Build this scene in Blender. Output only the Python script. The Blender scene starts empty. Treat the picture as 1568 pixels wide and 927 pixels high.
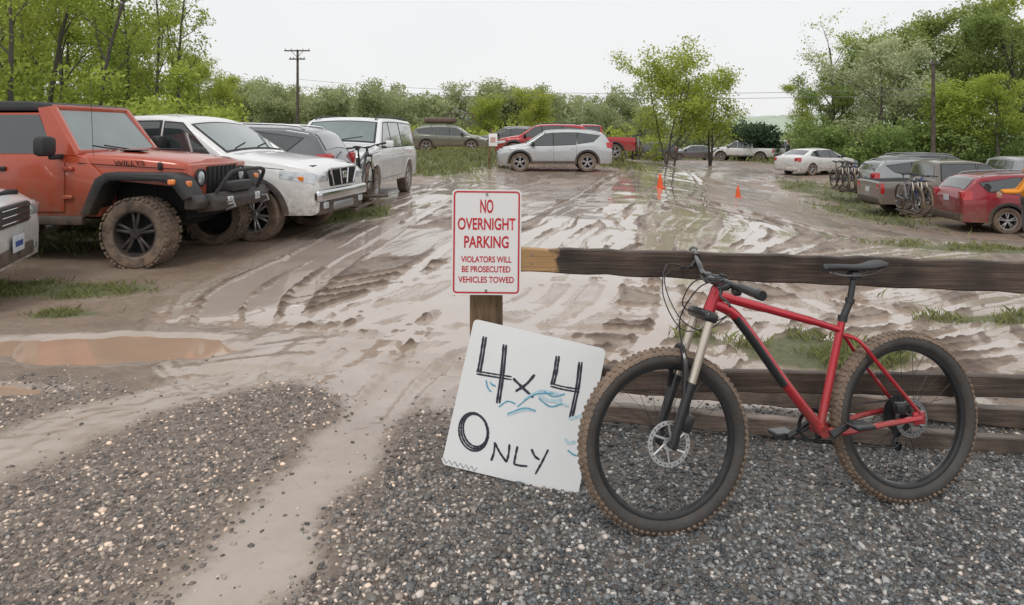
import bpy, bmesh, math, random, numpy as np
from mathutils import Vector, Matrix
random.seed(7); rng=np.random.default_rng(7)
sc=bpy.context.scene
R=math.radians
# ------------------------------------------------------------------ noise + terrain
def vnoise(x,y,seed=0):
    xi=np.floor(x).astype(np.int64); yi=np.floor(y).astype(np.int64)
    xf=x-xi; yf=y-yi; u=xf*xf*(3-2*xf); v=yf*yf*(3-2*yf)
    def h(a,b):
        n=(a*374761393+b*668265263+seed*144269504)&0xffffffff
        n=((n^(n>>13))*1274126177)&0xffffffff
        return ((n^(n>>16))&0xffff)/65535.0
    return (h(xi,yi)*(1-u)+h(xi+1,yi)*u)*(1-v)+(h(xi,yi+1)*(1-u)+h(xi+1,yi+1)*u)*v
def fbm(x,y,o=4,seed=0):
    s=0;a=.5;t=0
    for i in range(o):
        s=s+a*vnoise(x*2**i+i*17.3,y*2**i-i*9.1,seed+i);t+=a;a*=.5
    return s/t
def sst(a,b,x):
    t=np.clip((x-a)/(b-a),0,1); return t*t*(3-2*t)
def base(x,y):
    z=0.12*(1-sst(-.5,.4,x))
    z=z-1.0*sst(3,12,x)*sst(6,18,y)*(1-.4*sst(22,38,y))
    z=z-.5*sst(50,75,y)*sst(4,14,x)
    z=z+.55*np.exp(-(((x+1.5)/9)**2+((y-41)/11)**2))
    return z
XF=[]
def rut(ys,xs,w,d): XF.append((ys,xs,w,d))
for k in range(14):
    j=rng.normal(0,.45)
    rut([3.5,4.5,6.4,9,12,16,21,30],[-1.2+j*.3,-1.9+j*.6,-2.3+j,-2.2+j*.9,-2.0+j,-1.6+j,-1.3+j*.8,-2.5+j],.07+.035*rng.random(),.018+.022*rng.random())
for k in range(20):
    j=rng.normal(0,.9); q=rng.normal(0,.35)
    rut([3.6,4.4,5.2,6.5,8.2,10.5,13,17,22,30,45],[-.9+j*.3,-1.0+j*.5,-.6+j*.9,-.1+j+q,.4+j,1.2+j-q,1.7+j,2.8+j+q,4.2+j,6.5+j,9+j],.065+.035*rng.random(),.018+.024*rng.random())
for k in range(16):
    j=rng.normal(0,.8); q=rng.normal(0,.5)
    rut([4.5,6,7.5,9,11,14,18,24,32,48],[1.2+j,2.8+j+q,2.2+j,3.0+j,4.2+j-q,4.8+j,4.2+j,6.2+j,8.0+j,10+j],.065+.035*rng.random(),.018+.022*rng.random())
YF=[]
for k in range(12):
    j=rng.normal(0,1.1)
    YF.append(([-3,-1.5,0,1.5,3,5,8],[5.2+j*.4,6.4+j*.7,7.4+j,7.2+j,7.6+j,8.6+j,10.5+j],.075+.035*rng.random(),.014+.018*rng.random()))
for k in range(8):
    j=rng.normal(0,.6)
    YF.append(([-2.5,-1.2,0,1.5,3,5],[4.3+j*.5,4.9+j*.5,5.1+j,4.9+j,5.3+j,6.2+j],.065+.03*rng.random(),.012+.016*rng.random()))
def smooth_interp(v,a,b):
    s=0
    for d in (-.6,-.3,0,.3,.6): s=s+np.interp(v+d*(.5+.03*np.abs(v)),a,b)
    return s/5
def gravel_limit(x,y): return 3.75+.25*sst(-.2,-1,x)
def strips(x,y):
    c1=np.interp(y,[1.3,2.1,2.65,3.2,3.86,5],[-1.0,-.96,-.9,-.78,-.68,-.5])
    c2=np.interp(y,[1.5,2.3,3.08,3.59,4.07,4.6],[-3.6,-2.9,-2.35,-2.15,-1.75,-1.3])
    n=(fbm(x*3,y*3,3,5)-.5)*.22
    s=np.exp(-(np.abs(x-c1+n)/.27)**4)+np.exp(-(np.abs(x-c2+n)/.34)**4)
    return np.clip(s,0,1)
def gravel_mask(x,y):
    n=(fbm(x*2.2,y*2.2,4,3)-.5)
    g=1-sst(-.3,.35,y-gravel_limit(x,y)+n*1.1)
    return np.clip(g*(1-strips(x,y)),0,1)
GR=[(-4.3,6.5,1.2,.45,.7),(-3.6,5.6,.6,.2,.55),(-3.0,12.3,.8,1.6,1.0),(-6,12,2.2,6,.9),(2.3,5.0,.7,.42,1.1),(1.3,5.4,.5,.25,.6),(4.4,5.9,1.5,.26,.85),
 (7.4,10.2,2.8,1.0,.85),(5.2,8.6,1.5,.3,.5),(-3.2,33,3.6,8,1.3),(-5,25,2.6,4,1),(4.8,36,2.2,7,1.1),(13.5,29,2.2,7,.85),(11,21,2,5,.7),(3.3,6.8,.9,.3,.5)]
def grass_mask(x,y):
    g=0
    for cx,cy,rx,ry,a in GR: g=g+a*np.exp(-(((x-cx)/rx)**2+((y-cy)/ry)**2))
    g=g+1.2*sst(-7,-10,x)*sst(9,14,y)+1.2*sst(17,21,x)+1.3*sst(62,75,y)
    n=fbm(x*1.3,y*1.3,4,11)
    return np.clip(sst(.38,.75,g*(.45+1.1*n)),0,1)
PUD=[(-2.85,4.75,.8,.30),(-3.25,3.95,.5,.10)]
def pudd(x,y,a=.6,b=1.25):
    n=(fbm(x*3,y*3,3,21)-.5)*.8
    p=0
    for cx,cy,rx,ry in PUD: p=np.maximum(p,1-sst(a,b,np.sqrt(((x-cx)/rx)**2+((y-cy)/ry)**2)+n))
    return p
def detail(x,y):
    gm=gravel_mask(x,y); gr=grass_mask(x,y)
    mudf=sst(2.6,4.4,y+.4*(fbm(x,y,2,8)-.5))*(1-gm)*(1-.7*gr)*(1-sst(55,70,y))
    mudf=mudf*(1-.8*sst(-2.6,-3.4,x)*sst(4,5,y))*(1-.75*sst(9,13,x-.1*y))
    z=0;wet=0
    wx=x+.07*(fbm(x*1.1,y*1.1,3,31)-.5)*2; wy=y+.09*(fbm(x*1.1,y*1.1,3,37)-.5)*2
    for ys,xs,w,d in XF:
        c=smooth_interp(wy,ys,xs); dist=np.abs(wx-c); fade=sst(ys[0]-.5,ys[0]+.5,y)*(1-sst(ys[-1]-3,ys[-1],y))
        w2=w*(1+.025*y)
        r=np.exp(-(dist/w2)**4); ri=np.exp(-((dist-1.35*w2)/(.25*w2))**2)
        z=z+fade*d*(-r+.5*ri+.2*r*np.sin(wy*58+5*dist/w2)*(y<10)); wet=np.maximum(wet,fade*r)-.5*fade*ri
    for xs,ys,w,d in YF:
        c=smooth_interp(wx,xs,ys); dist=np.abs(wy-c); fade=sst(xs[0],xs[0]+.7,x)*(1-sst(xs[-1]-1,xs[-1],x))
        r=np.exp(-(dist/w)**4); ri=np.exp(-((dist-1.35*w)/(.25*w))**2)
        z=z+fade*d*(-r+.5*ri+.2*r*np.sin(wx*58+5*dist/w)); wet=np.maximum(wet,fade*r)-.5*fade*ri
    z=np.clip(z,-.038,.028)
    cp=np.interp(y,[3.5,5.2,8.2,13,22,45],[-1,-.6,.4,2,4.5,9])
    st=fbm((wx-cp)*5.5/(1+.03*y),wy*.6,5,81)
    flat=sst(.44,.54,fbm(x*.55+3,y*.33,3,61)+.35*(.5-st))
    rough=np.abs(fbm(x*11,y*11,3,41)-.5)*2
    clod=(rough-.25)*.024*(1-.85*flat)+np.maximum(fbm(x*4.5,y*4.5,3,43)-.56,0)*.06*(1-flat)*(y<20)
    low=(fbm(x*.9,y*.9,3,51)-.5)*.03
    zz=mudf*(z*(1-.35*flat)+clod+(st-.5)*.032-.004*flat)+low+(fbm(x*14,y*14,3,53)-.5)*.009*(y<12)*(1-.8*flat*mudf)
    p=pudd(x,y); pw=pudd(x,y,1.6,2.4)
    zz=zz*(1-pw)+.005*pw*(fbm(x*8,y*8,3,55)-.5)-.05*p-.012*strips(x,y)*(y<4.4)
    w=mudf*np.clip(np.clip(wet,-.5,1)*.85+flat*1.0-np.maximum(st-.53,0)*3.4,0,1)
    w=np.maximum(w,.75*pudd(x,y,1.0,1.6)); w=np.maximum(w,.62*strips(x,y)*(1-sst(4.2,5.0,y)))
    return zz,np.clip(w,0,1),gm,gr,mudf
def hz(x,y): return float(base(np.array([x*1.0]),np.array([y*1.0]))[0])
# ------------------------------------------------------------------ materials
def nt(m): return m.node_tree.nodes,m.node_tree.links
def pm(name,col,rough=.5,metal=0,coat=0,var=.12,vs=6,bump=0,bs=60,mud=0,mudz=.7,spec=.5):
    m=bpy.data.materials.new(name); m.use_nodes=True; N,Lk=nt(m); b=N['Principled BSDF']
    tc=N.new('ShaderNodeTexCoord'); no=N.new('ShaderNodeTexNoise'); no.inputs['Scale'].default_value=vs; no.inputs['Detail'].default_value=6
    Lk.new(tc.outputs['Object'],no.inputs['Vector'])
    mx=N.new('ShaderNodeMix'); mx.data_type='RGBA'
    mx.inputs[6].default_value=(*[c*(1-var) for c in col],1); mx.inputs[7].default_value=(*[min(1,c*(1+var)) for c in col],1)
    Lk.new(no.outputs['Fac'],mx.inputs[0]); out=mx.outputs[2]
    b.inputs['Roughness'].default_value=rough; b.inputs['Metallic'].default_value=metal; b.inputs['Coat Weight'].default_value=coat
    b.inputs['Coat Roughness'].default_value=.05; b.inputs['Specular IOR Level'].default_value=spec
    if mud:
        sx=N.new('ShaderNodeSeparateXYZ'); Lk.new(tc.outputs['Object'],sx.inputs[0])
        mr=N.new('ShaderNodeMapRange'); mr.inputs[1].default_value=mudz; mr.inputs[2].default_value=mudz*.25; mr.inputs[3].default_value=0; mr.inputs[4].default_value=mud
        Lk.new(sx.outputs[2],mr.inputs[0])
        n2=N.new('ShaderNodeTexNoise'); n2.inputs['Scale'].default_value=9; n2.inputs['Detail'].default_value=10; n2.inputs['Roughness'].default_value=.78; Lk.new(tc.outputs['Object'],n2.inputs['Vector'])
        a=N.new('ShaderNodeMath'); a.operation='MULTIPLY'; Lk.new(mr.outputs[0],a.inputs[0])
        r2=N.new('ShaderNodeMapRange'); r2.inputs[1].default_value=.33; r2.inputs[2].default_value=.58; Lk.new(n2.outputs['Fac'],r2.inputs[0]); Lk.new(r2.outputs[0],a.inputs[1])
        m2=N.new('ShaderNodeMix'); m2.data_type='RGBA'; Lk.new(a.outputs[0],m2.inputs[0]); Lk.new(out,m2.inputs[6]); m2.inputs[7].default_value=(.22,.155,.11,1); out=m2.outputs[2]
        m3=N.new('ShaderNodeMix'); Lk.new(a.outputs[0],m3.inputs[0]); m3.inputs[2].default_value=rough; m3.inputs[3].default_value=.8; Lk.new(m3.outputs[0],b.inputs['Roughness'])
        inv=N.new('ShaderNodeMath'); inv.operation='MULTIPLY_ADD'; Lk.new(a.outputs[0],inv.inputs[0]); inv.inputs[1].default_value=-coat; inv.inputs[2].default_value=coat; Lk.new(inv.outputs[0],b.inputs['Coat Weight'])
    Lk.new(out,b.inputs['Base Color'])
    if bump:
        nb=N.new('ShaderNodeTexNoise'); nb.inputs['Scale'].default_value=bs; nb.inputs['Detail'].default_value=6; Lk.new(tc.outputs['Object'],nb.inputs['Vector'])
        bp=N.new('ShaderNodeBump'); bp.inputs['Strength'].default_value=bump; bp.inputs['Distance'].default_value=.01; Lk.new(nb.outputs['Fac'],bp.inputs['Height']); Lk.new(bp.outputs[0],b.inputs['Normal'])
    return m
def wood(name,c1,c2,rough=.75,endx=None,endc=None):
    m=bpy.data.materials.new(name); m.use_nodes=True; N,Lk=nt(m); b=N['Principled BSDF']; b.inputs['Roughness'].default_value=rough
    tc=N.new('ShaderNodeTexCoord'); mp=N.new('ShaderNodeMapping'); mp.inputs['Scale'].default_value=(2.5,30,60) if endx is not None or 'rail' in name else (40,40,3); Lk.new(tc.outputs['Object'],mp.inputs[0])
    no=N.new('ShaderNodeTexNoise'); no.inputs['Scale'].default_value=1; no.inputs['Detail'].default_value=8; no.inputs['Roughness'].default_value=.7; no.inputs['Distortion'].default_value=.6; Lk.new(mp.outputs[0],no.inputs['Vector'])
    cr=N.new('ShaderNodeValToRGB'); cr.color_ramp.elements[0].position=.3; cr.color_ramp.elements[1].position=.72
    cr.color_ramp.elements[0].color=(*c1,1); cr.color_ramp.elements[1].color=(*c2,1); Lk.new(no.outputs['Fac'],cr.inputs[0]); out=cr.outputs[0]
    n5=N.new('ShaderNodeTexNoise'); n5.inputs['Scale'].default_value=4; n5.inputs['Detail'].default_value=5; Lk.new(tc.outputs['Object'],n5.inputs['Vector'])
    c5=N.new('ShaderNodeValToRGB'); c5.color_ramp.elements[0].position=.35; c5.color_ramp.elements[1].position=.65; c5.color_ramp.elements[0].color=(.55,.5,.48,1); c5.color_ramp.elements[1].color=(1.5,1.4,1.3,1); Lk.new(n5.outputs['Fac'],c5.inputs[0])
    m5=N.new('ShaderNodeMix'); m5.data_type='RGBA'; m5.blend_type='MULTIPLY'; m5.inputs[0].default_value=1; Lk.new(out,m5.inputs[6]); Lk.new(c5.outputs[0],m5.inputs[7]); out=m5.outputs[2]
    if endx is not None:
        sx=N.new('ShaderNodeSeparateXYZ'); Lk.new(tc.outputs['Object'],sx.inputs[0]); n2=N.new('ShaderNodeTexNoise'); n2.inputs['Scale'].default_value=25; Lk.new(tc.outputs['Object'],n2.inputs['Vector'])
        ad=N.new('ShaderNodeMath'); ad.operation='MULTIPLY_ADD'; ad.inputs[1].default_value=.12; Lk.new(n2.outputs['Fac'],ad.inputs[0]); Lk.new(sx.outputs[0],ad.inputs[2])
        mr=N.new('ShaderNodeMapRange'); mr.inputs[1].default_value=endx+.05; mr.inputs[2].default_value=endx+.075; mr.inputs[3].default_value=1; mr.inputs[4].default_value=0; Lk.new(ad.outputs[0],mr.inputs[0])
        m2=N.new('ShaderNodeMix'); m2.data_type='RGBA'; m2.blend_type='MIX'; Lk.new(mr.outputs[0],m2.inputs[0]); Lk.new(out,m2.inputs[6])
        m4=N.new('ShaderNodeMix'); m4.data_type='RGBA'; Lk.new(no.outputs['Fac'],m4.inputs[0]); m4.inputs[6].default_value=(*[c*.45 for c in endc],1); m4.inputs[7].default_value=(*[c*1.3 for c in endc],1)
        Lk.new(m4.outputs[2],m2.inputs[7]); out=m2.outputs[2]
    Lk.new(out,b.inputs['Base Color'])
    bp=N.new('ShaderNodeBump'); bp.inputs['Strength'].default_value=.7; bp.inputs['Distance'].default_value=.008; Lk.new(no.outputs['Fac'],bp.inputs['Height']); Lk.new(bp.outputs[0],b.inputs['Normal'])
    return m
def paint(name,col,mud=.95,mz=.95,metal=.25): return pm(name,col,.32,metal,.8,.05,3,mud=mud,mudz=mz)
M={}
M['blackpl']=pm('black_plastic',(.022,.022,.024),.55,mud=.8,mudz=.9)
M['under']=pm('underbody',(.008,.008,.008),.9)
M['glass']=pm('window_glass',(.03,.038,.04),.03,0,1,.3,2,spec=.8)
M['shield']=pm('windshield_glass',(.13,.17,.17),.03,0,1,.5,2.5,spec=.9)
M['tire']=pm('tire_rubber',(.035,.031,.028),.75,mud=1.0,mudz=1.6,bump=.4,bs=40)
M['alloy']=pm('alloy',(.55,.55,.56),.3,.8,mud=.5,mudz=.8)
M['dalloy']=pm('dark_alloy',(.035,.035,.038),.4,.3,mud=.3,mudz=.8)
M['chrome']=pm('chrome',(.62,.62,.64),.15,1)
M['lamp']=pm('lamp_lens',(.50,.53,.55),.08,.3,1,.5,14)
M['red']=pm('tail_lens',(.42,.012,.015),.12,0,1,.3,20)
M['amber']=pm('amber_lens',(.75,.2,.02),.2,0,1)
M['plate']=pm('licence_plate',(.6,.62,.66),.4,var=.2,vs=40)
M['platetxt']=pm('plate_text',(.05,.08,.25),.5)
M['seam']=pm('panel_seam',(.01,.01,.01),.8)
M['steel']=pm('galv_steel',(.35,.35,.36),.4,.9)
# ------------------------------------------------------------------ mesh helpers
def np_mesh(name,V,F,mat=None,smooth=False,attrs=None):
    V=np.asarray(V,dtype=np.float32);F=np.asarray(F,dtype=np.int32);n=F.shape[1]
    me=bpy.data.meshes.new(name); me.vertices.add(len(V)); me.vertices.foreach_set('co',V.ravel())
    me.loops.add(F.size); me.loops.foreach_set('vertex_index',F.ravel()); me.polygons.add(len(F))
    me.polygons.foreach_set('loop_start',np.arange(len(F),dtype=np.int32)*n)
    try: me.polygons.foreach_set('loop_total',np.full(len(F),n,dtype=np.int32))
    except Exception: pass
    if smooth: me.polygons.foreach_set('use_smooth',np.ones(len(F),dtype=bool))
    me.update(calc_edges=True)
    if attrs:
        for k,(dom,typ,arr) in attrs.items():
            a=me.attributes.new(k,typ,dom)
            a.data.foreach_set('color' if typ=='FLOAT_COLOR' else 'value',np.asarray(arr,dtype=np.float32).ravel())
    if mat: me.materials.append(mat)
    return me
def obj(name,me,parent=None,loc=(0,0,0),rot=(0,0,0),sc_=(1,1,1)):
    o=bpy.data.objects.new(name,me); sc.collection.objects.link(o); o.location=loc;o.rotation_euler=rot;o.scale=sc_
    if parent: o.parent=parent
    return o
class Model:
    def __init__(s,name): s.name=name; s.p={}
    def add(s,part,mat,vf,T=None):
        v,f=vf; d=s.p.setdefault((part,mat.name),[mat,[],[]]); o=len(d[1])
        if T is not None: v=[T@Vector(q) for q in v]
        d[1].extend([tuple(q) for q in v]); d[2].extend([tuple(i+o for i in q) for q in f])
    def meshes(s,ang=38):
        out=[]
        for (part,mn),(mat,v,f) in s.p.items():
            me=bpy.data.meshes.new(part); me.from_pydata(v,[],f); me.materials.append(mat)
            bm=bmesh.new(); bm.from_mesh(me); bmesh.ops.recalc_face_normals(bm,faces=bm.faces); bm.to_mesh(me); bm.free()
            me.polygons.foreach_set('use_smooth',np.ones(len(me.polygons),dtype=bool)); me.set_sharp_from_angle(angle=R(ang)); out.append((part,me))
        return out
def place(name,meshes,loc,rot=(0,0,0),scale=1):
    e=obj(name,None,None,loc,rot,(scale,)*3); e.empty_display_size=.2
    for part,me in meshes: obj(part,me,e)
    return e
def bmget(bm):
    bm.verts.index_update(); v=[tuple(q.co) for q in bm.verts]; f=[tuple(x.index for x in q.verts) for q in bm.faces]; bm.free(); return v,f
def box(cx,cy,cz,sx,sy,sz,b=.01,seg=2,rot=None):
    bm=bmesh.new(); bmesh.ops.create_cube(bm,size=1)
    for v in bm.verts: v.co=Vector((v.co.x*sx,v.co.y*sy,v.co.z*sz))
    b=min(b,.45*min(sx,sy,sz))
    if b>0: bmesh.ops.bevel(bm,geom=bm.edges[:],offset=b,segments=seg,affect='EDGES',profile=.5)
    T=Matrix.Translation((cx,cy,cz))
    if rot is not None: T=T@rot
    for v in bm.verts: v.co=T@v.co
    return bmget(bm)
def prism(poly,y0,y1,b=0,seg=2):
    bm=bmesh.new(); a=[bm.verts.new((x,y0,z)) for x,z in poly]; c=[bm.verts.new((x,y1,z)) for x,z in poly]; n=len(poly)
    bm.faces.new(a); bm.faces.new(c[::-1])
    for i in range(n): bm.faces.new((a[i],c[i],c[(i+1)%n],a[(i+1)%n]))
    bmesh.ops.recalc_face_normals(bm,faces=bm.faces)
    if b: bmesh.ops.bevel(bm,geom=bm.edges[:],offset=b,segments=seg,affect='EDGES',profile=.5)
    return bmget(bm)
def ptube(pts,rad,n=10,cap=True):
    pts=[Vector(p) for p in pts]; m=len(pts)
    if not hasattr(rad,'__len__'): rad=[rad]*m
    v=[];f=[]; up=None
    for i,p in enumerate(pts):
        t=(pts[min(i+1,m-1)]-pts[max(i-1,0)]).normalized()
        if up is None: up=t.orthogonal().normalized()
        up=(up-t*up.dot(t)).normalized(); s=t.cross(up)
        for k in range(n):
            a=2*math.pi*k/n; v.append(p+(up*math.cos(a)+s*math.sin(a))*rad[i])
    for i in range(m-1):
        for k in range(n):
            f.append((i*n+k,i*n+(k+1)%n,(i+1)*n+(k+1)%n,(i+1)*n+k))
    if cap: f.append(tuple(range(n))); f.append(tuple(range((m-1)*n,m*n)))
    return v,f
def lathe(prof,cx,cy,cz,n=32,closed=False):
    v=[];f=[];m=len(prof)
    for k in range(n):
        a=2*math.pi*k/n
        for r,y in prof: v.append((cx+r*math.cos(a),cy+y,cz+r*math.sin(a)))
    for k in range(n):
        for i in range(m if closed else m-1):
            j=(i+1)%m; k2=(k+1)%n; f.append((k*m+i,k*m+j,k2*m+j,k2*m+i))
    return v,f
def spline(pts,n=8):
    pts=[Vector(p) for p in pts]; P=[pts[0]*2-pts[1]]+pts+[pts[-1]*2-pts[-2]]; out=[]
    for i in range(1,len(P)-2):
        for k in range(n):
            t=k/n; a,b,c,d=P[i-1:i+3]
            out.append(.5*((2*b)+(c-a)*t+(2*a-5*b+4*c-d)*t*t+(3*b-a-3*c+d)*t**3))
    out.append(pts[-1]); return out
def text_mesh(txt,w,h,mat,off=.012):
    cu=bpy.data.curves.new('t','FONT'); cu.body=txt; cu.align_x='CENTER'; cu.offset=off
    o=bpy.data.objects.new('t',cu); sc.collection.objects.link(o); bpy.context.view_layer.update()
    me=bpy.data.meshes.new_from_object(o.evaluated_get(bpy.context.evaluated_depsgraph_get())); bpy.data.objects.remove(o)
    co=np.array([v.co[:] for v in me.vertices]); mn=co.min(0); mx=co.max(0)
    s=np.array([w/(mx[0]-mn[0]),h/(mx[1]-mn[1]),1]); c=(mn+mx)/2
    co=(co-c)*s; V=np.stack([co[:,0],co[:,2],co[:,1]],1)
    me.vertices.foreach_set('co',V.astype(np.float32).ravel()); me.update(); me.materials.clear(); me.materials.append(mat); return me
# ------------------------------------------------------------------ ground
def ground():
    xp=np.arange(-4.6,6.0,.020)
    l=[-4.6]; s=.020
    while l[-1]>-500: s*=1.035; l.append(l[-1]-s)
    r=[xp[-1]]; s=.020
    while r[-1]<500: s*=1.03; r.append(r[-1]+s)
    X=np.concatenate([np.array(l[1:])[::-1],xp,np.array(r[1:])])
    Y=[-40,-20,-10,-5,-2,0,.6]; y=1.0
    while y<900: 
        Y.append(y); y+= max(.014,.0042*y) if y<50 else .03*y
    Y=np.array(Y); gx,gy=np.meshgrid(X,Y); x=gx.ravel();y=gy.ravel()
    d,w,gm,gr,mf=detail(x,y); z=base(x,y)+d
    nx,ny=len(X),len(Y); i=np.arange(nx*ny).reshape(ny,nx)
    F=np.stack([i[:-1,:-1].ravel(),i[:-1,1:].ravel(),i[1:,1:].ravel(),i[1:,:-1].ravel()],1)
    col=np.stack([gm,gr,w,np.ones_like(w)],1)
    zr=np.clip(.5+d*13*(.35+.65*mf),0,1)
    m=bpy.data.materials.new('muddy_ground'); m.use_nodes=True; N,Lk=nt(m); b=N['Principled BSDF']
    at=N.new('ShaderNodeAttribute'); at.attribute_name='gmask'; sp=N.new('ShaderNodeSeparateColor'); Lk.new(at.outputs['Color'],sp.inputs[0])
    ah=N.new('ShaderNodeAttribute'); ah.attribute_name='relief'
    tc=N.new('ShaderNodeTexCoord')
    def noise(s,dt=8,r=.6,dist=0):
        n=N.new('ShaderNodeTexNoise'); n.inputs['Scale'].default_value=s; n.inputs['Detail'].default_value=dt; n.inputs['Roughness'].default_value=r; n.inputs['Distortion'].default_value=dist; Lk.new(tc.outputs['Object'],n.inputs['Vector']); return n.outputs['Fac']
    def ramp(src,*st):
        c=N.new('ShaderNodeValToRGB'); e=c.color_ramp.elements
        e[0].position,e[0].color=st[0][0],(*st[0][1],1); e[1].position,e[1].color=st[-1][0],(*st[-1][1],1)
        for p,q in st[1:-1]: k=e.new(p); k.color=(*q,1)
        Lk.new(src,c.inputs[0]); return c.outputs[0]
    def mix(f,a,c,t='MIX'):
        q=N.new('ShaderNodeMix'); q.data_type='RGBA'; q.blend_type=t
        for s,i in ((f,0),(a,6),(c,7)):
            if isinstance(s,(float,int)): q.inputs[i].default_value=s
            elif isinstance(s,tuple): q.inputs[i].default_value=(*s,1)
            else: Lk.new(s,q.inputs[i])
        return q.outputs[2]
    def mth(op,a,c=0,e=0,clamp=False):
        q=N.new('ShaderNodeMath'); q.operation=op; q.use_clamp=clamp
        for i,s in enumerate((a,c,e)):
            if isinstance(s,(float,int)): q.inputs[i].default_value=s
            else: Lk.new(s,q.inputs[i])
        return q.outputs[0]
    n1=noise(1.3,10,.65); n2=noise(22,8,.7); n3=noise(120,6,.7)
    mud=ramp(n1,(.3,(.215,.15,.108)),(.5,(.295,.222,.168)),(.7,(.37,.295,.235)))
    mud=mix(.6,mud,ramp(n2,(.3,(.45,.42,.4)),(.6,(1.05,1.05,1.05))),'MULTIPLY')
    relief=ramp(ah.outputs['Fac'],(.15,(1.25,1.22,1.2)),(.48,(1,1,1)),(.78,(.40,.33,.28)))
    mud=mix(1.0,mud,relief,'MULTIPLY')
    wfac=mth('MULTIPLY_ADD',n2,.5,-.25); wfac=mth('ADD',sp.outputs[2],wfac); wr_=N.new('ShaderNodeMapRange'); wr_.inputs[1].default_value=.33; wr_.inputs[2].default_value=.58; Lk.new(wfac,wr_.inputs[0]); wf=wr_.outputs[0]
    slur=ramp(n1,(.3,(.335,.27,.22)),(.7,(.46,.395,.345)))
    mud=mix(mth('MULTIPLY',wf,.85),mud,slur)
    sxx=N.new('ShaderNodeSeparateXYZ'); Lk.new(tc.outputs['Object'],sxx.inputs[0])
    xr_=N.new('ShaderNodeMapRange'); xr_.inputs[1].default_value=-1.3; xr_.inputs[2].default_value=.3; Lk.new(sxx.outputs[0],xr_.inputs[0])
    vo=N.new('ShaderNodeTexVoronoi'); vo.inputs['Scale'].default_value=48; Lk.new(tc.outputs['Object'],vo.inputs['Vector'])
    sv=N.new('ShaderNodeSeparateColor'); Lk.new(vo.outputs['Color'],sv.inputs[0])
    grc=ramp(sv.outputs[0],(0,(.05,.046,.043)),(.5,(.11,.102,.095)),(1,(.22,.20,.19)))
    grl=ramp(sv.outputs[0],(0,(.12,.095,.078)),(.5,(.19,.152,.125)),(1,(.29,.24,.205)))
    grc=mix(xr_.outputs[0],grl,grc)
    gfac=mth('MULTIPLY_ADD',n2,.9,-.45); gfac=mth('ADD',sp.outputs[0],gfac,clamp=True); gfac=mth('MULTIPLY',gfac,.8)
    col_=mix(gfac,mud,grc)
    gcol=ramp(n2,(.3,(.085,.08,.045)),(.7,(.18,.19,.09)))
    gf=mth('MULTIPLY_ADD',n2,1.2,-.6); gf=mth('ADD',sp.outputs[1],gf,clamp=True); gf=mth('MULTIPLY',gf,mth('MULTIPLY',sp.outputs[1],1.6),clamp=True)
    col_=mix(gf,col_,gcol)
    Lk.new(col_,b.inputs['Base Color'])
    ro=ramp(n1,(.35,(.5,)*3),(.65,(.32,)*3)); rw=ramp(n2,(.35,(.06,)*3),(.7,(.2,)*3))
    rr=mix(wf,ro,rw); rr=mix(mth('MAXIMUM',gf,mth('MULTIPLY',gfac,.5)),rr,(.8,.8,.8)); Lk.new(rr,b.inputs['Roughness'])
    bh=mth('MULTIPLY_ADD',n3,.35,n2); dry=mth('SUBTRACT',1.0,mth('MULTIPLY',wf,.92))
    bp=N.new('ShaderNodeBump'); bp.inputs['Distance'].default_value=.016; Lk.new(mth('MULTIPLY',dry,.9),bp.inputs['Strength']); Lk.new(bh,bp.inputs['Height']); Lk.new(bp.outputs[0],b.inputs['Normal'])
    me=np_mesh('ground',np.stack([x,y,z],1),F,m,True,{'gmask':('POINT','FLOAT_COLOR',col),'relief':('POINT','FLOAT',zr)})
    obj('ground',me)
ground()
pw=pm('muddy_water',(.42,.29,.205),.05,0,0,.12,3,bump=.02,bs=8)
V=[];F=[]
for cx,cy,rx,ry in PUD:
    o=len(V); zb=hz(cx,cy)-.02
    n=32
    for k in range(n): a=2*math.pi*k/n; V.append((cx+1.45*rx*math.cos(a),cy+1.45*ry*math.sin(a),zb))
    F.append(tuple(range(o,o+n)))
me=bpy.data.meshes.new('puddle'); me.from_pydata(V,[],F); me.materials.append(pw); obj('puddle',me)
# shallow water standing in the ruts: a sheet just under mean ground level, seen only where the mud dips below it
def rutwater():
    X=np.arange(-3.2,10.5,.10); Y=[4.3]
    while Y[-1]<46: Y.append(Y[-1]+max(.08,.012*Y[-1]))
    Y=np.array(Y); gx,gy=np.meshgrid(X,Y); x=gx.ravel();y=gy.ravel()
    z=base(x,y)+(fbm(x*.9,y*.9,3,51)-.5)*.03-.0135-.12*pudd(x,y,1.7,2.6)-.1*sst(6,9.5,x-.12*y)-.05*gravel_mask(x,y)-.05*(1-sst(4.2,4.9,y))-.012*sst(.5,.62,1-fbm(x*.5,y*.4,3,91))
    nx,ny=len(X),len(Y); i=np.arange(nx*ny).reshape(ny,nx); F=np.stack([i[:-1,:-1].ravel(),i[:-1,1:].ravel(),i[1:,1:].ravel(),i[1:,:-1].ravel()],1)
    obj('rut_water',np_mesh('rut_water',np.stack([x,y,z],1),F,pm('silty_water',(.43,.36,.31),.04,0,0,.1,2,bump=.02,bs=12,spec=.6),True))
rutwater()
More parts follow.
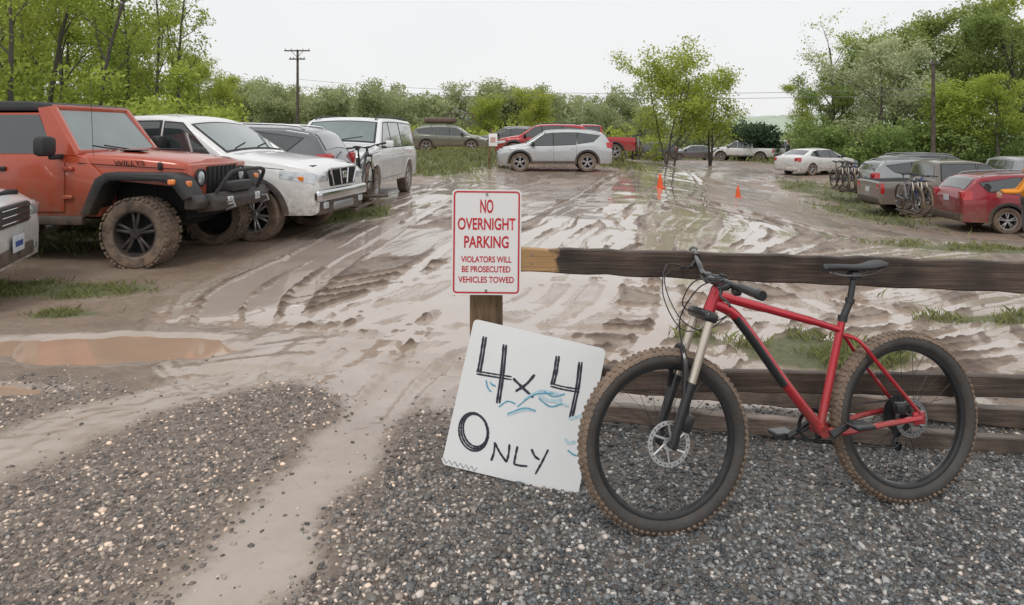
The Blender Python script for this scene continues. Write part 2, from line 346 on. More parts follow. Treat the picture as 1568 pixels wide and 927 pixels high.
# ------------------------------------------------------------------ gravel stones
def ico():
    bm=bmesh.new(); bmesh.ops.create_icosphere(bm,subdivisions=1,radius=1); return bmget(bm)
def gravel():
    v,f=ico(); v=np.array(v);f=np.array(f)
    N=135000
    y=rng.uniform(1.75**.5,4.6**.5,N)**2; x=rng.uniform(-1,1,N)*(y*.85+.6)
    g=gravel_mask(x,y); dens=np.where(y<3,1,.8)*(1-.28*sst(.2,-1.2,x)*sst(.35,.6,fbm(x*2,y*2,3,99)))
    keep=rng.random(N)<np.clip(g*1.05,.02,1)*dens*.62
    x=x[keep];y=y[keep];g=g[keep];n=len(x)
    s=.0042+.0080*rng.random(n)**1.8; big=rng.random(n)<.05; s[big]*=1.5
    z=base(x,y)+detail(x,y)[0]+s*(.2-.25*sst(.2,-1.2,x))
    sh=v[None]*(1+rng.uniform(-.28,.28,(n,len(v),1)))
    sh=sh*np.stack([rng.uniform(.8,1.5,n),rng.uniform(.7,1.1,n),rng.uniform(.5,.85,n)],1)[:,None,:]*s[:,None,None]
    a=rng.uniform(0,6.28,n);t=rng.normal(0,.5,n); ca,sa,ct,st=np.cos(a),np.sin(a),np.cos(t),np.sin(t)
    X,Y_,Z=sh[...,0],sh[...,1],sh[...,2]
    Y2=Y_*ct[:,None]-Z*st[:,None];Z2=Y_*st[:,None]+Z*ct[:,None]
    P=np.stack([X*ca[:,None]-Y2*sa[:,None]+x[:,None],X*sa[:,None]+Y2*ca[:,None]+y[:,None],Z2+z[:,None]],2).reshape(-1,3)
    Fa=(f[None]+(np.arange(n)*len(v))[:,None,None]).reshape(-1,3)
    tone=np.repeat(rng.random(n),len(f)); warm=np.repeat(np.clip(np.maximum(sst(.6,-1.2,x),1-g)+rng.normal(0,.25,n),0,1),len(f))
    m=bpy.data.materials.new('gravel_stone'); m.use_nodes=True; Nn,Lk=nt(m); b=Nn['Principled BSDF']; b.inputs['Roughness'].default_value=.36
    a1=Nn.new('ShaderNodeAttribute');a1.attribute_name='tone';a2=Nn.new('ShaderNodeAttribute');a2.attribute_name='warm'
    c=Nn.new('ShaderNodeValToRGB'); e=c.color_ramp.elements; e[0].color=(.038,.042,.047,1); e[1].color=(.58,.56,.53,1); k=e.new(.45);k.color=(.105,.114,.12,1);k=e.new(.85);k.color=(.235,.242,.24,1); Lk.new(a1.outputs['Fac'],c.inputs[0])
    mx=Nn.new('ShaderNodeMix');mx.data_type='RGBA';mx.blend_type='MULTIPLY'; mx.inputs[7].default_value=(1.75,1.38,1.13,1); Lk.new(a2.outputs['Fac'],mx.inputs[0]);Lk.new(c.outputs[0],mx.inputs[6]);Lk.new(mx.outputs[2],b.inputs['Base Color'])
    me=np_mesh('gravel',P,Fa,m,False,{'tone':('FACE','FLOAT',tone),'warm':('FACE','FLOAT',warm)}); obj('gravel',me)
gravel()
# ------------------------------------------------------------------ leaf material
def leafmat(name,dark,light,trans=.45):
    m=bpy.data.materials.new(name); m.use_nodes=True; N,Lk=nt(m); N.remove(N['Principled BSDF']); out=N['Material Output']
    at=N.new('ShaderNodeAttribute'); at.attribute_name='tone'; oi=N.new('ShaderNodeObjectInfo')
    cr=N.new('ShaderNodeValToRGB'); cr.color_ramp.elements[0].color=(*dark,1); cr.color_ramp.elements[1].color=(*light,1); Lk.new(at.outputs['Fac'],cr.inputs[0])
    hs=N.new('ShaderNodeHueSaturation'); mr=N.new('ShaderNodeMapRange'); mr.inputs[3].default_value=.482; mr.inputs[4].default_value=.510; Lk.new(oi.outputs['Random'],mr.inputs[0]); Lk.new(mr.outputs[0],hs.inputs['Hue']); Lk.new(cr.outputs[0],hs.inputs['Color'])
    d=N.new('ShaderNodeBsdfDiffuse'); t=N.new('ShaderNodeBsdfTranslucent'); mx=N.new('ShaderNodeMixShader'); mx.inputs[0].default_value=trans
    Lk.new(hs.outputs[0],d.inputs[0]); Lk.new(hs.outputs[0],t.inputs[0]); Lk.new(d.outputs[0],mx.inputs[1]); Lk.new(t.outputs[0],mx.inputs[2]); Lk.new(mx.outputs[0],out.inputs[0]); return m
LM={'spring':leafmat('spring_leaf',(.20,.26,.05),(.57,.67,.15)),'green':leafmat('green_leaf',(.13,.19,.06),(.42,.52,.18)),
 'bloom':leafmat('blossom_leaf',(.24,.30,.13),(.74,.78,.52)),'dark':leafmat('cedar_leaf',(.05,.08,.045),(.14,.20,.11)),'far':leafmat('hazed_distant_leaf',(.26,.31,.16),(.54,.60,.32)),  # distant leaves are paler: aerial haze is painted into their colour
 'grass':leafmat('grass_blade',(.16,.155,.07),(.37,.40,.17)),}
bark=pm('bark',(.085,.072,.062),.9,var=.5,vs=12,bump=.6,bs=20)
def leafquads(C,s,asp=.55):
    n=len(C); a=rng.normal(size=(n,3)); a/=np.linalg.norm(a,axis=1)[:,None]; b=np.cross(a,rng.normal(size=(n,3))); b/=np.linalg.norm(b,axis=1)[:,None]
    s=np.asarray(s)[:,None] if hasattr(s,'__len__') else s
    V=np.stack([C+a*s,C+b*s*asp,C-a*s,C-b*s*asp],1).reshape(-1,3); F=np.arange(4*n).reshape(n,4); return V,F
def tree_meshes(seed,h=8,cr=2.5,nleaf=9000,leaf=.075,mat='spring',cb=.3,trunk=.14,spread=1.0,clump=.28,multi=1,kids=(7,4,4)):
    r=random.Random(seed); tubes=[]; tips=[]
    def grow(p,d,L,rad,dep):
        n=5 if dep==0 else 4; pts=[p]; rr=[rad]
        for i in range(n):
            d=(d+Vector((r.gauss(0,.12),r.gauss(0,.12),r.gauss(.04,.08)))*(1 if dep else .6)).normalized(); pts.append(pts[-1]+d*L/n); rr.append(rad*(1-.8*(i+1)/n if dep else 1-.7*(i+1)/n))
        tubes.append((pts,rr,7 if dep==0 else (5 if dep==1 else 3)))
        if dep>=2: tips.extend(pts[1:])
        if dep<3:
            k=kids[dep]
            for j in range(k):
                t=(cb+(1-cb)*(j+.5)/k) if dep==0 else .3+.7*(j+.6)/k
                t=min(t,.99); i=int(t*n); f=t*n-i; q=pts[i].lerp(pts[i+1],f)
                ax=r.uniform(0,6.28); dd=Vector((math.cos(ax),math.sin(ax),0))
                up=(.5+.5*t) if dep==0 else .45
                nd=(d*.35+dd*spread+Vector((0,0,up))).normalized()
                ll=(cr*1.05*(1-.55*abs(t-.45)) if dep==0 else L*.52)*r.uniform(.75,1.15)
                grow(q,nd,ll,max(.006,rr[i]*.5),dep+1)
    for m_ in range(multi):
        grow(Vector((r.gauss(0,.15*(multi>1)),r.gauss(0,.15*(multi>1)),-.2)),Vector((r.gauss(0,.08*multi),r.gauss(0,.08*multi),1)).normalized(),h*.86,trunk/(multi**.5),0)
    V=[];F=[]
    for pts,rr,n in tubes:
        v,f=ptube(pts,rr,n,False); o=len(V); V.extend(v);F.extend([tuple(i+o for i in q) for q in f])
    me=bpy.data.meshes.new('trunk_and_limbs'); me.from_pydata([tuple(v) for v in V],[],F); me.materials.append(bark); me.polygons.foreach_set('use_smooth',np.ones(len(F),dtype=bool))
    T=np.array([tuple(t) for t in tips]); out=[('trunk_and_limbs',me)]
    if nleaf:
        w=rng.random(len(T))**1.5; idx=rng.choice(len(T),nleaf,p=w/w.sum()); C=T[idx]+rng.normal(0,clump,(nleaf,3))*np.array([1,1,.7])
        C[:,2]=np.maximum(C[:,2],.25)
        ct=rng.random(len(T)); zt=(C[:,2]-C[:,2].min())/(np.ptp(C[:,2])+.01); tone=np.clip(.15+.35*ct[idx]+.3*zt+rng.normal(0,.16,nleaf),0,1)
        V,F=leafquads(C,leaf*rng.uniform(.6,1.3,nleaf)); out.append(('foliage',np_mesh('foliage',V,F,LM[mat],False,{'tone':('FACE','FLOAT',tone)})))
    return out
TM={'s1':tree_meshes(1,10,2.2,2800,.075,'spring',.35,.11,.9,.22),'s2':tree_meshes(2,10,2.6,3200,.075,'spring',.3,.10,.9,.25),'s3':tree_meshes(3,10,2.0,1400,.075,'spring',.25,.11,1.0,.2),
 'd1':tree_meshes(4,9,3.2,13000,.09,'green',.22,.2,1.1,.26,1,(9,4,4)),'d2':tree_meshes(5,9,3.0,11000,.09,'green',.2,.2,1.0,.24,1,(9,4,4)),'d3':tree_meshes(6,9,3.2,9500,.09,'spring',.15,.18,1.1,.26,1,(8,4,4)),
 'b1':tree_meshes(7,6.6,3.4,19000,.085,'bloom',.10,.16,1.2,.27,2),'y1':tree_meshes(8,6.8,2.7,11500,.085,'spring',.15,.12,1.1,.25,3),'y2':tree_meshes(9,6,2.6,10500,.085,'spring',.12,.12,1.1,.27,2),
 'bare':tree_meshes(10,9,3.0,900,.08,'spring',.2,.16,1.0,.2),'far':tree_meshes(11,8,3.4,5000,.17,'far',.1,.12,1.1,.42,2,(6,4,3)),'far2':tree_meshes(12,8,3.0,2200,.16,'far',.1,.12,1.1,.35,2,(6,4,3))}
def tree(kind,x,y,h,base_h,name='tree'):
    s=h/base_h; e=obj(name,None,None,(x,y,hz(x,y)-.05),(0,0,random.uniform(0,6.28)),(s*random.uniform(.9,1.1),s*random.uniform(.9,1.1),s))
    for p,me in TM[kind]: obj(p,me,e)
for px,y,h,k in [(-60,21,10.5,'s1'),(-15,24,9.5,'s2'),(28,20,9,'s3'),(62,23,10,'s1'),(95,27,10.5,'s3'),(130,22,8.5,'s2'),(158,25,9.8,'s3'),(185,30,10.5,'s1'),(208,24,8.2,'s3'),(232,28,9.0,'s3'),(262,27,8.6,'s3'),(285,31,8.0,'s1'),(315,33,5.6,'s2'),(-110,26,11,'s2'),(10,34,8.6,'d3'),(110,36,8.2,'d3'),(215,38,7.6,'d3'),(300,42,6.0,'d3'),(50,30,9.5,'s3'),(345,46,5,'d3'),(60,40,10,'d3'),(165,44,9,'d3')]:
    tree(k,(px-784)/1045*y,y,h,10 if k[0]=='s' else 9,'deciduous_tree')
tree('bare',(380-784)/1045*45,45,4.6,9,'bare_tree')
tree('y1',(1022-784)/1045*44,44,6.9,6.8,'young_tree'); tree('y2',(1085-784)/1045*46,46,5.8,6,'young_tree'); tree('y2',(820-784)/1045*68,68,5.6,6,'young_tree'); tree('y1',(740-784)/1045*72,72,5.2,6.8,'young_tree')
for px,y,h,k,b in [(1262,50,10.2,'bare',9),(1250,54,8.8,'d2',9),(1310,57,11.4,'s3',10),(1342,43,7.0,'b1',6.6),(1290,48,5.5,'d1',9),(1405,50,10.6,'d1',9),(1435,47,10.2,'d2',9),(1485,52,10.8,'d1',9),(1515,45,9.2,'d2',9),(1560,48,11,'d3',9),(1600,43,10,'d2',9),(1380,60,11.5,'d3',9),(1455,40,5.0,'y2',6),(1530,38,5.2,'d3',9),(1660,45,10,'d1',9),(1228,60,6.4,'d3',9),(1330,60,11.5,'bare',9)]:
    tree(k,(px-784)/1045*y,y,h,b,'deciduous_tree' if k!='b1' else 'blossoming_tree')
def mass(name,items,mat,leaf,per):
    Vs=[];tn=[]
    for cx,cy,cz,rx,ry,rz in items:
        n=int(per*rng.uniform(.7,1.3)); d=rng.normal(size=(n,3)); d/=np.linalg.norm(d,axis=1)[:,None]; r=rng.uniform(.45,1.08,n)**.6
        lump=1+.3*np.sin(d[:,0]*5+cx)*np.sin(d[:,2]*6+cy)
        P=np.array([cx,cy,cz])+d*(r*lump)[:,None]*np.array([rx,ry,rz])+rng.normal(0,.08,(n,3)); Vs.append(P)
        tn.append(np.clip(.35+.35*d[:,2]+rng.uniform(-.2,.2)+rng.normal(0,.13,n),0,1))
    C=np.concatenate(Vs);t=np.concatenate(tn); V,F=leafquads(C,leaf*rng.uniform(.6,1.3,len(C)),.6)
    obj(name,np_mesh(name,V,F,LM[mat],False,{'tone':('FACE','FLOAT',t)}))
it=[]
for k in range(190):
    y=rng.uniform(19,36); px=rng.uniform(-90,350); x=(px-784)/1045*y; r=rng.uniform(.5,1.1); top=1.0+3.4*rng.random()**1.4*(1 if px<300 else .6)*(y/26)
    it.append((x,y,hz(x,y)+top*rng.uniform(.3,1),r,r,r*rng.uniform(.6,1)))
mass('undergrowth',it,'spring',.08,300)
it=[]
for k in range(110):
    y=rng.uniform(38,52); px=rng.uniform(1215,1640); x=(px-784)/1045*y; r=rng.uniform(.7,1.4)
    it.append((x,y,hz(x,y)+rng.uniform(.2,2.6),r,r,r*.7))
mass('undergrowth',it,'green',.10,280)
it=[]
for k in range(85):
    y=rng.uniform(50,66); px=rng.uniform(560,1010); x=(px-784)/1045*y; r=rng.uniform(.6,1.3)
    it.append((x,y,hz(x,y)+rng.uniform(.1,1.5 if px<900 else 2.8),r,r,r*.7))
mass('hedgerow',it,'spring',.11,220)
cx=(1155-784)/1045*58; mass('cedar_tree',[(cx+rng.uniform(-1.6,1.6),58+rng.uniform(-1,1),hz(cx,58)+rng.uniform(.4,2.6),1.1,1.1,.9) for k in range(9)],'dark',.13,700)
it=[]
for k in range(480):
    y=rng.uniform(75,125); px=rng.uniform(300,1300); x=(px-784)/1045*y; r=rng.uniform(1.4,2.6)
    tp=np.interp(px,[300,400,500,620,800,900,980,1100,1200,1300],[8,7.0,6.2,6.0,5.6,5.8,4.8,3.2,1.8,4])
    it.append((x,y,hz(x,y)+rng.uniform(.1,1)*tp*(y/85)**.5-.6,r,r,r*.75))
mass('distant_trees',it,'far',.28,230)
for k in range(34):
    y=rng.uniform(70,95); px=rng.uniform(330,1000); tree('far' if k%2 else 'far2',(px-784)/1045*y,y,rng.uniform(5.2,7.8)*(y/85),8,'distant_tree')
def hill(name,y0,dep,f,mat,nx=260):
    xs=np.linspace(-y0*1.1,y0*1.1,nx); ny=14; V=[];
    for j in range(ny):
        t=j/(ny-1); h=math.sin(t*math.pi*.5)
        for x in xs:
            V.append((x,y0+dep*t,-2+ (f(x)+2)*h*(1+.06*float(fbm(np.array([x*.05]),np.array([t*6.]),3,9)[0]-.5))+ (2.2*float(vnoise(np.array([x*.16]),np.array([t*9.]),4)[0])+1.5*float(vnoise(np.array([x*.45]),np.array([t*17.]),6)[0]))*h))
    i=np.arange(nx*ny).reshape(ny,nx); F=np.stack([i[:-1,:-1].ravel(),i[:-1,1:].ravel(),i[1:,1:].ravel(),i[1:,:-1].ravel()],1)
    obj(name,np_mesh(name,np.array(V),F,mat,True))
hm=pm('hazy_woods',(.42,.48,.38),1,var=.22,vs=.12,spec=0); hm2=pm('far_haze_woods',(.56,.60,.58),1,var=.08,vs=.05,spec=0)  # haze is mixed into the hill colours, paler on the farther ridge
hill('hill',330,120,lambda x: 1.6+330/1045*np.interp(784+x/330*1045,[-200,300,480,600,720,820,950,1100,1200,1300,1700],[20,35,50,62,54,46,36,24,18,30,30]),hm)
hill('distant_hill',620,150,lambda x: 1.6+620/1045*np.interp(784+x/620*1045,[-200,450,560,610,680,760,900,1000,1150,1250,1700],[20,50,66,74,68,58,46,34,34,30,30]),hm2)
# ------------------------------------------------------------------ grass blades
def grass():
    out=[]
    def samp(n,x0,x1,y0,y1,hh,ww):
        x=rng.uniform(x0,x1,n);y=rng.uniform(y0,y1,n);g=grass_mask(x,y)*sst(.38,.68,fbm(x*3.5,y*3.5,3,71)); k=rng.random(n)<g; x=x[k];y=y[k];n=len(x)
        z=base(x,y)+detail(x,y)[0]; h=hh*rng.uniform(.3,1.3,n); a=rng.uniform(0,6.28,n); ln=rng.uniform(.1,1.1,n)*h; b=rng.uniform(0,6.28,n)
        P=np.stack([x,y,z-.005],1); dx=np.stack([np.cos(a),np.sin(a),0*a],1)*ww; L=np.stack([np.cos(b)*ln,np.sin(b)*ln,h],1); M_=np.stack([np.cos(b)*ln*.3,np.sin(b)*ln*.3,h*.6],1)
        V=np.stack([P-dx,P+dx,P+M_+dx*.6,P+L],1); out.append((V.reshape(-1,3),np.clip(rng.normal(.55,.3,n),0,1)))
    samp(50000,-6,-2.6,4.8,7.6,.05,.0026); samp(65000,.5,6.2,4.2,7.2,.08,.0026); samp(45000,3.5,11,7.5,12.5,.07,.0045); samp(70000,-9,-2,8,18,.10,.006)
    samp(60000,-10,8,22,48,.2,.02); samp(50000,8,26,16,48,.13,.014); samp(40000,-24,-7,14,40,.3,.02); samp(30000,-30,40,45,75,.4,.05)
    V=np.concatenate([o[0] for o in out]); t=np.concatenate([o[1] for o in out]); F=np.arange(len(V)).reshape(-1,4)
    obj('grass',np_mesh('grass',V,F,LM['grass'],False,{'tone':('FACE','FLOAT',t)}))
grass()
# ------------------------------------------------------------------ wheels + vehicles
def wheel(m,x,y,Rr,w,side,style='alloy',n=5,knob=False,part='wheel'):
    T=Matrix.Translation((x,y,Rr))@Matrix.Rotation(0 if side>0 else math.pi,4,'Z')
    h=w/2; ri=Rr*.64
    prof=[(ri,-h*.8),(ri*1.12,-h),(Rr*.93,-h*.98),(Rr*.99,-h*.78),(Rr,-h*.4),(Rr,h*.4),(Rr*.99,h*.78),(Rr*.93,h*.98),(ri*1.12,h),(ri,h*.86),(ri*.98,h*.5)]
    m.add(part+'_tire',M['tire'],lathe(prof,0,0,0,40),T)
    al=M['alloy'] if style=='alloy' else M['dalloy']
    m.add(part+'_rim',al,lathe([(ri*1.01,h*.88),(ri*.94,h*.86),(ri*.9,h*.5),(ri*.88,-h*.2)],0,0,0,40),T)
    m.add(part+'_well',M['under'],lathe([(ri*.9,h*.1),(0.001,h*.1)],0,0,0,24),T)
    for k in range(n):
        a=2*math.pi*(k+.25)/n
        for da in (-.16,.16):
            Q=Matrix.Rotation(-(a+da),4,'Y')
            m.add(part+'_rim',al,box(ri*.56,h*.62,0,ri*.78,h*.25,ri*.13,.008,1),T@Q)
    m.add(part+'_rim',al,lathe([(.001,h*.85),(ri*.2,h*.85),(ri*.27,h*.6),(ri*.27,h*.2)],0,0,0,20),T)
    if knob:
        for k in range(44):
            a=2*math.pi*k/44; Q=Matrix.Rotation(a,4,'Y')
            for yy in (-h*.88,-h*.3,h*.3,h*.88):
                m.add(part+'_tire',M['tire'],box(Rr*.99,yy,((k%2)-.5)*.012,.022,h*.36,.036,.003,1),T@Q)
SUV=dict(L=4.57,W=1.84,H=1.66,top=[(-2.28,.98),(-2.2,1.15),(-2.0,1.48),(-1.88,1.57),(-1.5,1.63),(-.6,1.66),(.2,1.63),(.42,1.58),(1.18,1.12),(1.6,1.06),(2.05,.97),(2.22,.88),(2.28,.76)],
 belt=[(-2.28,.93),(-2.1,1.0),(-1.5,1.08),(0,1.0),(1.15,.97),(1.7,.94),(2.1,.84),(2.28,.68)],xf=1.38,xr=-1.28,R=.35,sill=.3,
 wins=[[(1.0,1.03),(.08,1.04),(.08,1.53),(.40,1.51)],[(.03,1.04),(-.82,1.08),(-.88,1.53),(.03,1.54)],[(-.9,1.1),(-1.5,1.18),(-1.78,1.42),(-.93,1.53)]],ws=(1.14,.46),rw=(-1.93,-2.14),doors=[.98,.05,-.85,],lampz=.78,tailz=1.05)
WAGON=dict(SUV,L=4.79,top=[(-2.4,.95),(-2.33,1.08),(-2.05,1.42),(-1.9,1.5),(-1.4,1.56),(-.5,1.59),(.3,1.55),(.5,1.50),(1.25,1.05),(1.7,.98),(2.15,.88),(2.32,.80),(2.4,.68)],belt=[(-2.4,.9),(-2.1,.98),(-1.4,1.0),(0,.95),(1.2,.92),(1.8,.87),(2.2,.76),(2.4,.6)],xf=1.42,xr=-1.33,
 wins=[[(1.08,.98),(.1,.99),(.1,1.46),(.46,1.44)],[(.05,.99),(-.82,1.02),(-.88,1.48),(.05,1.47)],[(-.93,1.03),(-1.75,1.1),(-1.95,1.32),(-.96,1.48)]],ws=(1.2,.54),rw=(-1.98,-2.26),tailz=1.0)
SEDAN=dict(SUV,L=4.55,W=1.78,top=[(-2.27,.95),(-2.2,1.02),(-1.75,1.08),(-1.2,1.34),(-.9,1.40),(-.2,1.44),(.25,1.40),(1.1,1.0),(1.7,.9),(2.1,.78),(2.27,.62)],belt=[(-2.27,.9),(-1.7,.98),(0,.9),(1.1,.88),(1.8,.8),(2.27,.55)],R=.32,sill=.24,xf=1.4,xr=-1.25,
 wins=[[(.95,.93),(.1,.94),(.1,1.33),(.28,1.32)],[(.05,.94),(-.75,.97),(-.8,1.33),(.05,1.34)],[(-.8,.98),(-1.35,1.05),(-1.1,1.26),(-.83,1.32)]],ws=(1.05,.32),rw=(-1.22,-1.7),tailz=.85,lampz=.68,clad=False)
FULL=dict(SUV,L=5.5,W=2.0,top=[(-2.75,1.15),(-2.73,1.4),(-2.6,1.80),(-2.4,1.86),(-1,1.89),(.4,1.87),(.62,1.82),(1.25,1.30),(1.5,1.24),(2.4,1.16),(2.68,1.12),(2.75,1.0)],belt=[(-2.75,1.1),(-1,1.17),(1.2,1.14),(2.3,1.08),(2.7,1.02),(2.75,.92)],xf=1.75,xr=-1.6,R=.4,sill=.42,tum=.22,nose=.05,tail=.04,
 wins=[[(1.08,1.2),(.2,1.2),(.2,1.74),(.58,1.73)],[(.12,1.2),(-.85,1.2),(-.85,1.75),(.12,1.75)],[(-.95,1.2),(-2.4,1.2),(-2.35,1.73),(-.95,1.75)]],ws=(1.22,.66),rw=(-2.62,-2.72),doors=[1.15,.16,-.9],lampz=.9,tailz=1.25,clad=False)
PICK=dict(SUV,L=5.3,W=1.87,top=[(-2.65,1.12),(-1.02,1.15),(-1.0,1.2),(-.9,1.74),(-.7,1.78),(0,1.8),(.4,1.76),(.58,1.70),(1.28,1.24),(1.6,1.20),(2.2,1.13),(2.46,1.07),(2.58,.99),(2.62,.86)],belt=[(-2.65,1.09),(-1,1.11),(1.25,1.10),(2.0,1.06),(2.45,.97),(2.62,.80)],xf=1.62,xr=-1.58,R=.385,sill=.42,tum=.24,nose=.12,tail=.02,
 wins=[[(1.1,1.16),(.28,1.16),(.28,1.66),(.56,1.64)],[(.2,1.16),(-.82,1.16),(-.78,1.66),(.2,1.67)]],ws=(1.24,.62),rw=(-.92,-.99),doors=[1.12,.24,-.9],lampz=.90,tailz=.95,bed=(-2.58,-1.06))
def vehicle(name,x,y,head,S,pm_,wstyle='alloy',extra=None,dz=0,**kw):
    S=dict(S,**kw); m=Model(name); W=S['W']; tx,tz=zip(*S['top']); bx,bz=zip(*S['belt']); top=lambda q: float(np.interp(q,tx,tz)); belt=lambda q: min(float(np.interp(q,bx,bz)),top(q)-.015)
    e0,e1=tx[0],tx[-1]; sill=S['sill']; tum=S.get('tum',.32); Rr=S['R']; Ra=Rr*1.17; nose=S.get('nose',.15); tail=S.get('tail',.1)
    def hw(q):
        f=1.
        if q>e1-.75: f-=nose*((q-(e1-.75))/.75)**2.2
        if q<e0+.5: f-=tail*(((e0+.5)-q)/.5)**2.2
        return W/2*f
    def low(q):
        for xw in (S['xf'],S['xr']):
            if abs(q-xw)<Ra: return min(Rr+math.sqrt(Ra*Ra-(q-xw)**2),belt(q)-.03)
        s=sill
        if q>e1-.6: s-=.04
        return s
    def sy(q,z):
        zb=belt(q)
        if z<=zb: h=(z-sill)/(zb-sill); return hw(q)*float(np.interp(h,[-.2,0,.2,.32,.6,.76,.80,.93,1],[.94,.965,.98,.985,.992,1.,.992,.985,.96]))
        return hw(q)*.96-(z-zb)*tum
    def tsurf(q,fr):
        zb=belt(q);zt=top(q);cr=min(.045,(zt-zb)*.5);ze=zt-cr;rr=min(.07,(ze-zb)*.6);ye=sy(q,ze-rr)-rr*.7
        return fr*ye,ze+cr*(1-fr*fr)
    def section(q):
        zb=belt(q);zt=top(q);zl=low(q);cr=min(.045,(zt-zb)*.5);ze=zt-cr;rr=min(.07,(ze-zb)*.6)
        P=[(sy(q,zl+(zb-zl)*t),zl+(zb-zl)*t) for t in (0,.12,.25,.38,.5,.65,.76,.80,.9,1)]
        for t in (.34,.67,1): z=zb+(ze-rr-zb)*t; P.append((sy(q,z),z))
        ys=sy(q,ze-rr)
        for a in (30,60,90): P.append((ys-rr*.7*(1-math.cos(R(a))),ze-rr+rr*math.sin(R(a))))
        ye=ys-rr*.7
        for t in (.75,.5,.25,0): P.append((ye*t,ze+cr*(1-t*t)))
        e=0
        if q>e1-.09: e=(q-(e1-.09))/.09
        if q<e0+.06: e=((e0+.06)-q)/.06
        if e>0:
            ins=.07*(1-math.sqrt(max(0,1-e*e))); zm=(zl+zt)/2
            P=[(max(0,a-ins*min(1,a/.2)),b_-ins*(1 if b_>zm else -1)*min(1,abs(b_-zm)/.15)) for a,b_ in P]
        return [(a,b_) for a,b_ in P]+[(-a,b_) for a,b_ in P[-2::-1]]
    xs=set(np.round(np.arange(e0,e1,.06),4))|set(tx)|set(bx)
    for k in (0,.3,.6,.8,.92,1): xs.add(round(e1-.09*(1-k),4)); xs.add(round(e0+.06*(1-k),4))
    for xw in (S['xf'],S['xr']):
        for a in range(0,181,9): xs.add(round(xw+(Ra-.0005)*math.cos(R(a)),4))
        xs.add(round(xw-Ra-.002,4)); xs.add(round(xw+Ra+.002,4))
    xs=sorted(q for q in xs if e0<=q<=e1); V=[];F=[]; np_=None
    for q in xs:
        s=section(q); np_=len(s); V.extend([(q,a,b_) for a,b_ in s])
    for i in range(len(xs)-1):
        for k in range(np_-1): F.append((i*np_+k,i*np_+k+1,(i+1)*np_+k+1,(i+1)*np_+k))
    F.append(tuple(range(np_))); F.append(tuple(range((len(xs)-1)*np_,len(xs)*np_)))
    m.add('body',pm_,(V,F))
    def squad(c,off,mat,part,nu=10,nv=5):
        for sd in (1,-1):
            V=[];F=[]
            for j in range(nv+1):
                for i in range(nu+1):
                    u,v=i/nu,j/nv; a=[c[0][k]*(1-u)+c[1][k]*u for k in (0,1)]; b_=[c[3][k]*(1-u)+c[2][k]*u for k in (0,1)]
                    q=a[0]*(1-v)+b_[0]*v; z=a[1]*(1-v)+b_[1]*v; V.append((q,sd*(sy(q,z)+off),z))
            for j in range(nv):
                for i in range(nu): o=j*(nu+1)+i; F.append((o,o+1,o+nu+2,o+nu+1))
            m.add(part,mat,(V,F))
    def tpatch(x0,x1,fr,mat,part,off=.006,sg=1):
        V=[];F=[];nu,nv=10,8
        for j in range(nv+1):
            q=x0+(x1-x0)*j/nv
            for i in range(nu+1):
                y_,z=tsurf(q,fr*(-1+2*i/nu)); V.append((q+off*sg,y_,z+off))
        for j in range(nv):
            for i in range(nu): o=j*(nu+1)+i; F.append((o,o+1,o+nu+2,o+nu+1))
        m.add(part,mat,(V,F))
    for w in S['wins']:
        c=np.mean(w,axis=0); squad([tuple(c+(np.array(p)-c)*np.array([1.07,1.09])) for p in w],.003,M['blackpl'],'window_trim'); squad(w,.007,M['glass'],'side_window')
    tpatch(S['ws'][0],S['ws'][1],.93,M['blackpl'],'windshield_frame',.004); tpatch(S['ws'][0]-.03,S['ws'][1]+.03,.88,M['shield'],'windshield',.008)
    for s_ in (0,1):
        P=[]
        for k in range(6):
            t=k/5; q=S['ws'][0]-.04-.16*t*.6; y_,z=tsurf(q,.1-s_*.72+.5*t); P.append((q+.014,y_,z+.016))
        m.add('wiper',M['blackpl'],ptube(P,.007,5))
    if S['rw']: tpatch(S['rw'][0],S['rw'][1],.86,M['glass'],'rear_window',.007,-1)
    if S.get('bed'): tpatch(S['bed'][0],S['bed'][1],.9,M['under'],'cargo_bed',.004,0)
    for dx in S['doors']:
        squad([(dx,sill+.06),(dx+.008,sill+.06),(dx+.008,belt(dx)),(dx,belt(dx))],.002,M['seam'],'door_seam',1,10)
    hx=S['ws'][0]+.10
    squad([(hx,belt(hx)-.02),(e1-.45,belt(e1-.45)-.02),(e1-.45,belt(e1-.45)-.012),(hx,belt(hx)-.012)],.003,M['seam'],'hood_seam',16,1)
    for dx in S['doors'][1:]:
        z=belt(dx)-.13
        for sd in (1,-1): m.add('door_handle',pm_,box(dx+.13,sd*(sy(dx,z)+.012),z,.17,.03,.03,.01,1))
    d0=S['doors'][-1]; squad([(d0,sill+.10),(S['doors'][0],sill+.10),(S['doors'][0],sill+.108),(d0,sill+.108)],.002,M['seam'],'sill_seam',20,1)
    for sd in (1,-1):
        q=S['doors'][0]-.12; m.add('wing_mirror',M['blackpl'] if S.get('bm',True) else pm_,box(q,sd*(W/2+.09),belt(q)+.13,.12,.2,.15,.04,2)); m.add('wing_mirror',M['blackpl'],box(q+.02,sd*(W/2-.02),belt(q)+.06,.08,.12,.05,.01,1))
        lz=S['lampz']
    squad([(e1-.50,lz+.0),(e1-.04,lz-.09),(e1-.04,lz+.05),(e1-.50,lz+.10)],.006,M['lamp'],'head_lamp',10,3)
    tz_=S['tailz']; squad([(e0+.02,tz_-.14),(e0+.22,tz_-.10),(e0+.26,tz_+.10),(e0+.02,tz_+.12)] if not S.get('bed') else [(e0+.02,tz_-.2),(e0+.13,tz_-.2),(e0+.13,tz_+.12),(e0+.02,tz_+.12)],.008,M['red'],'tail_lamp',5,3)
    yw=W/2
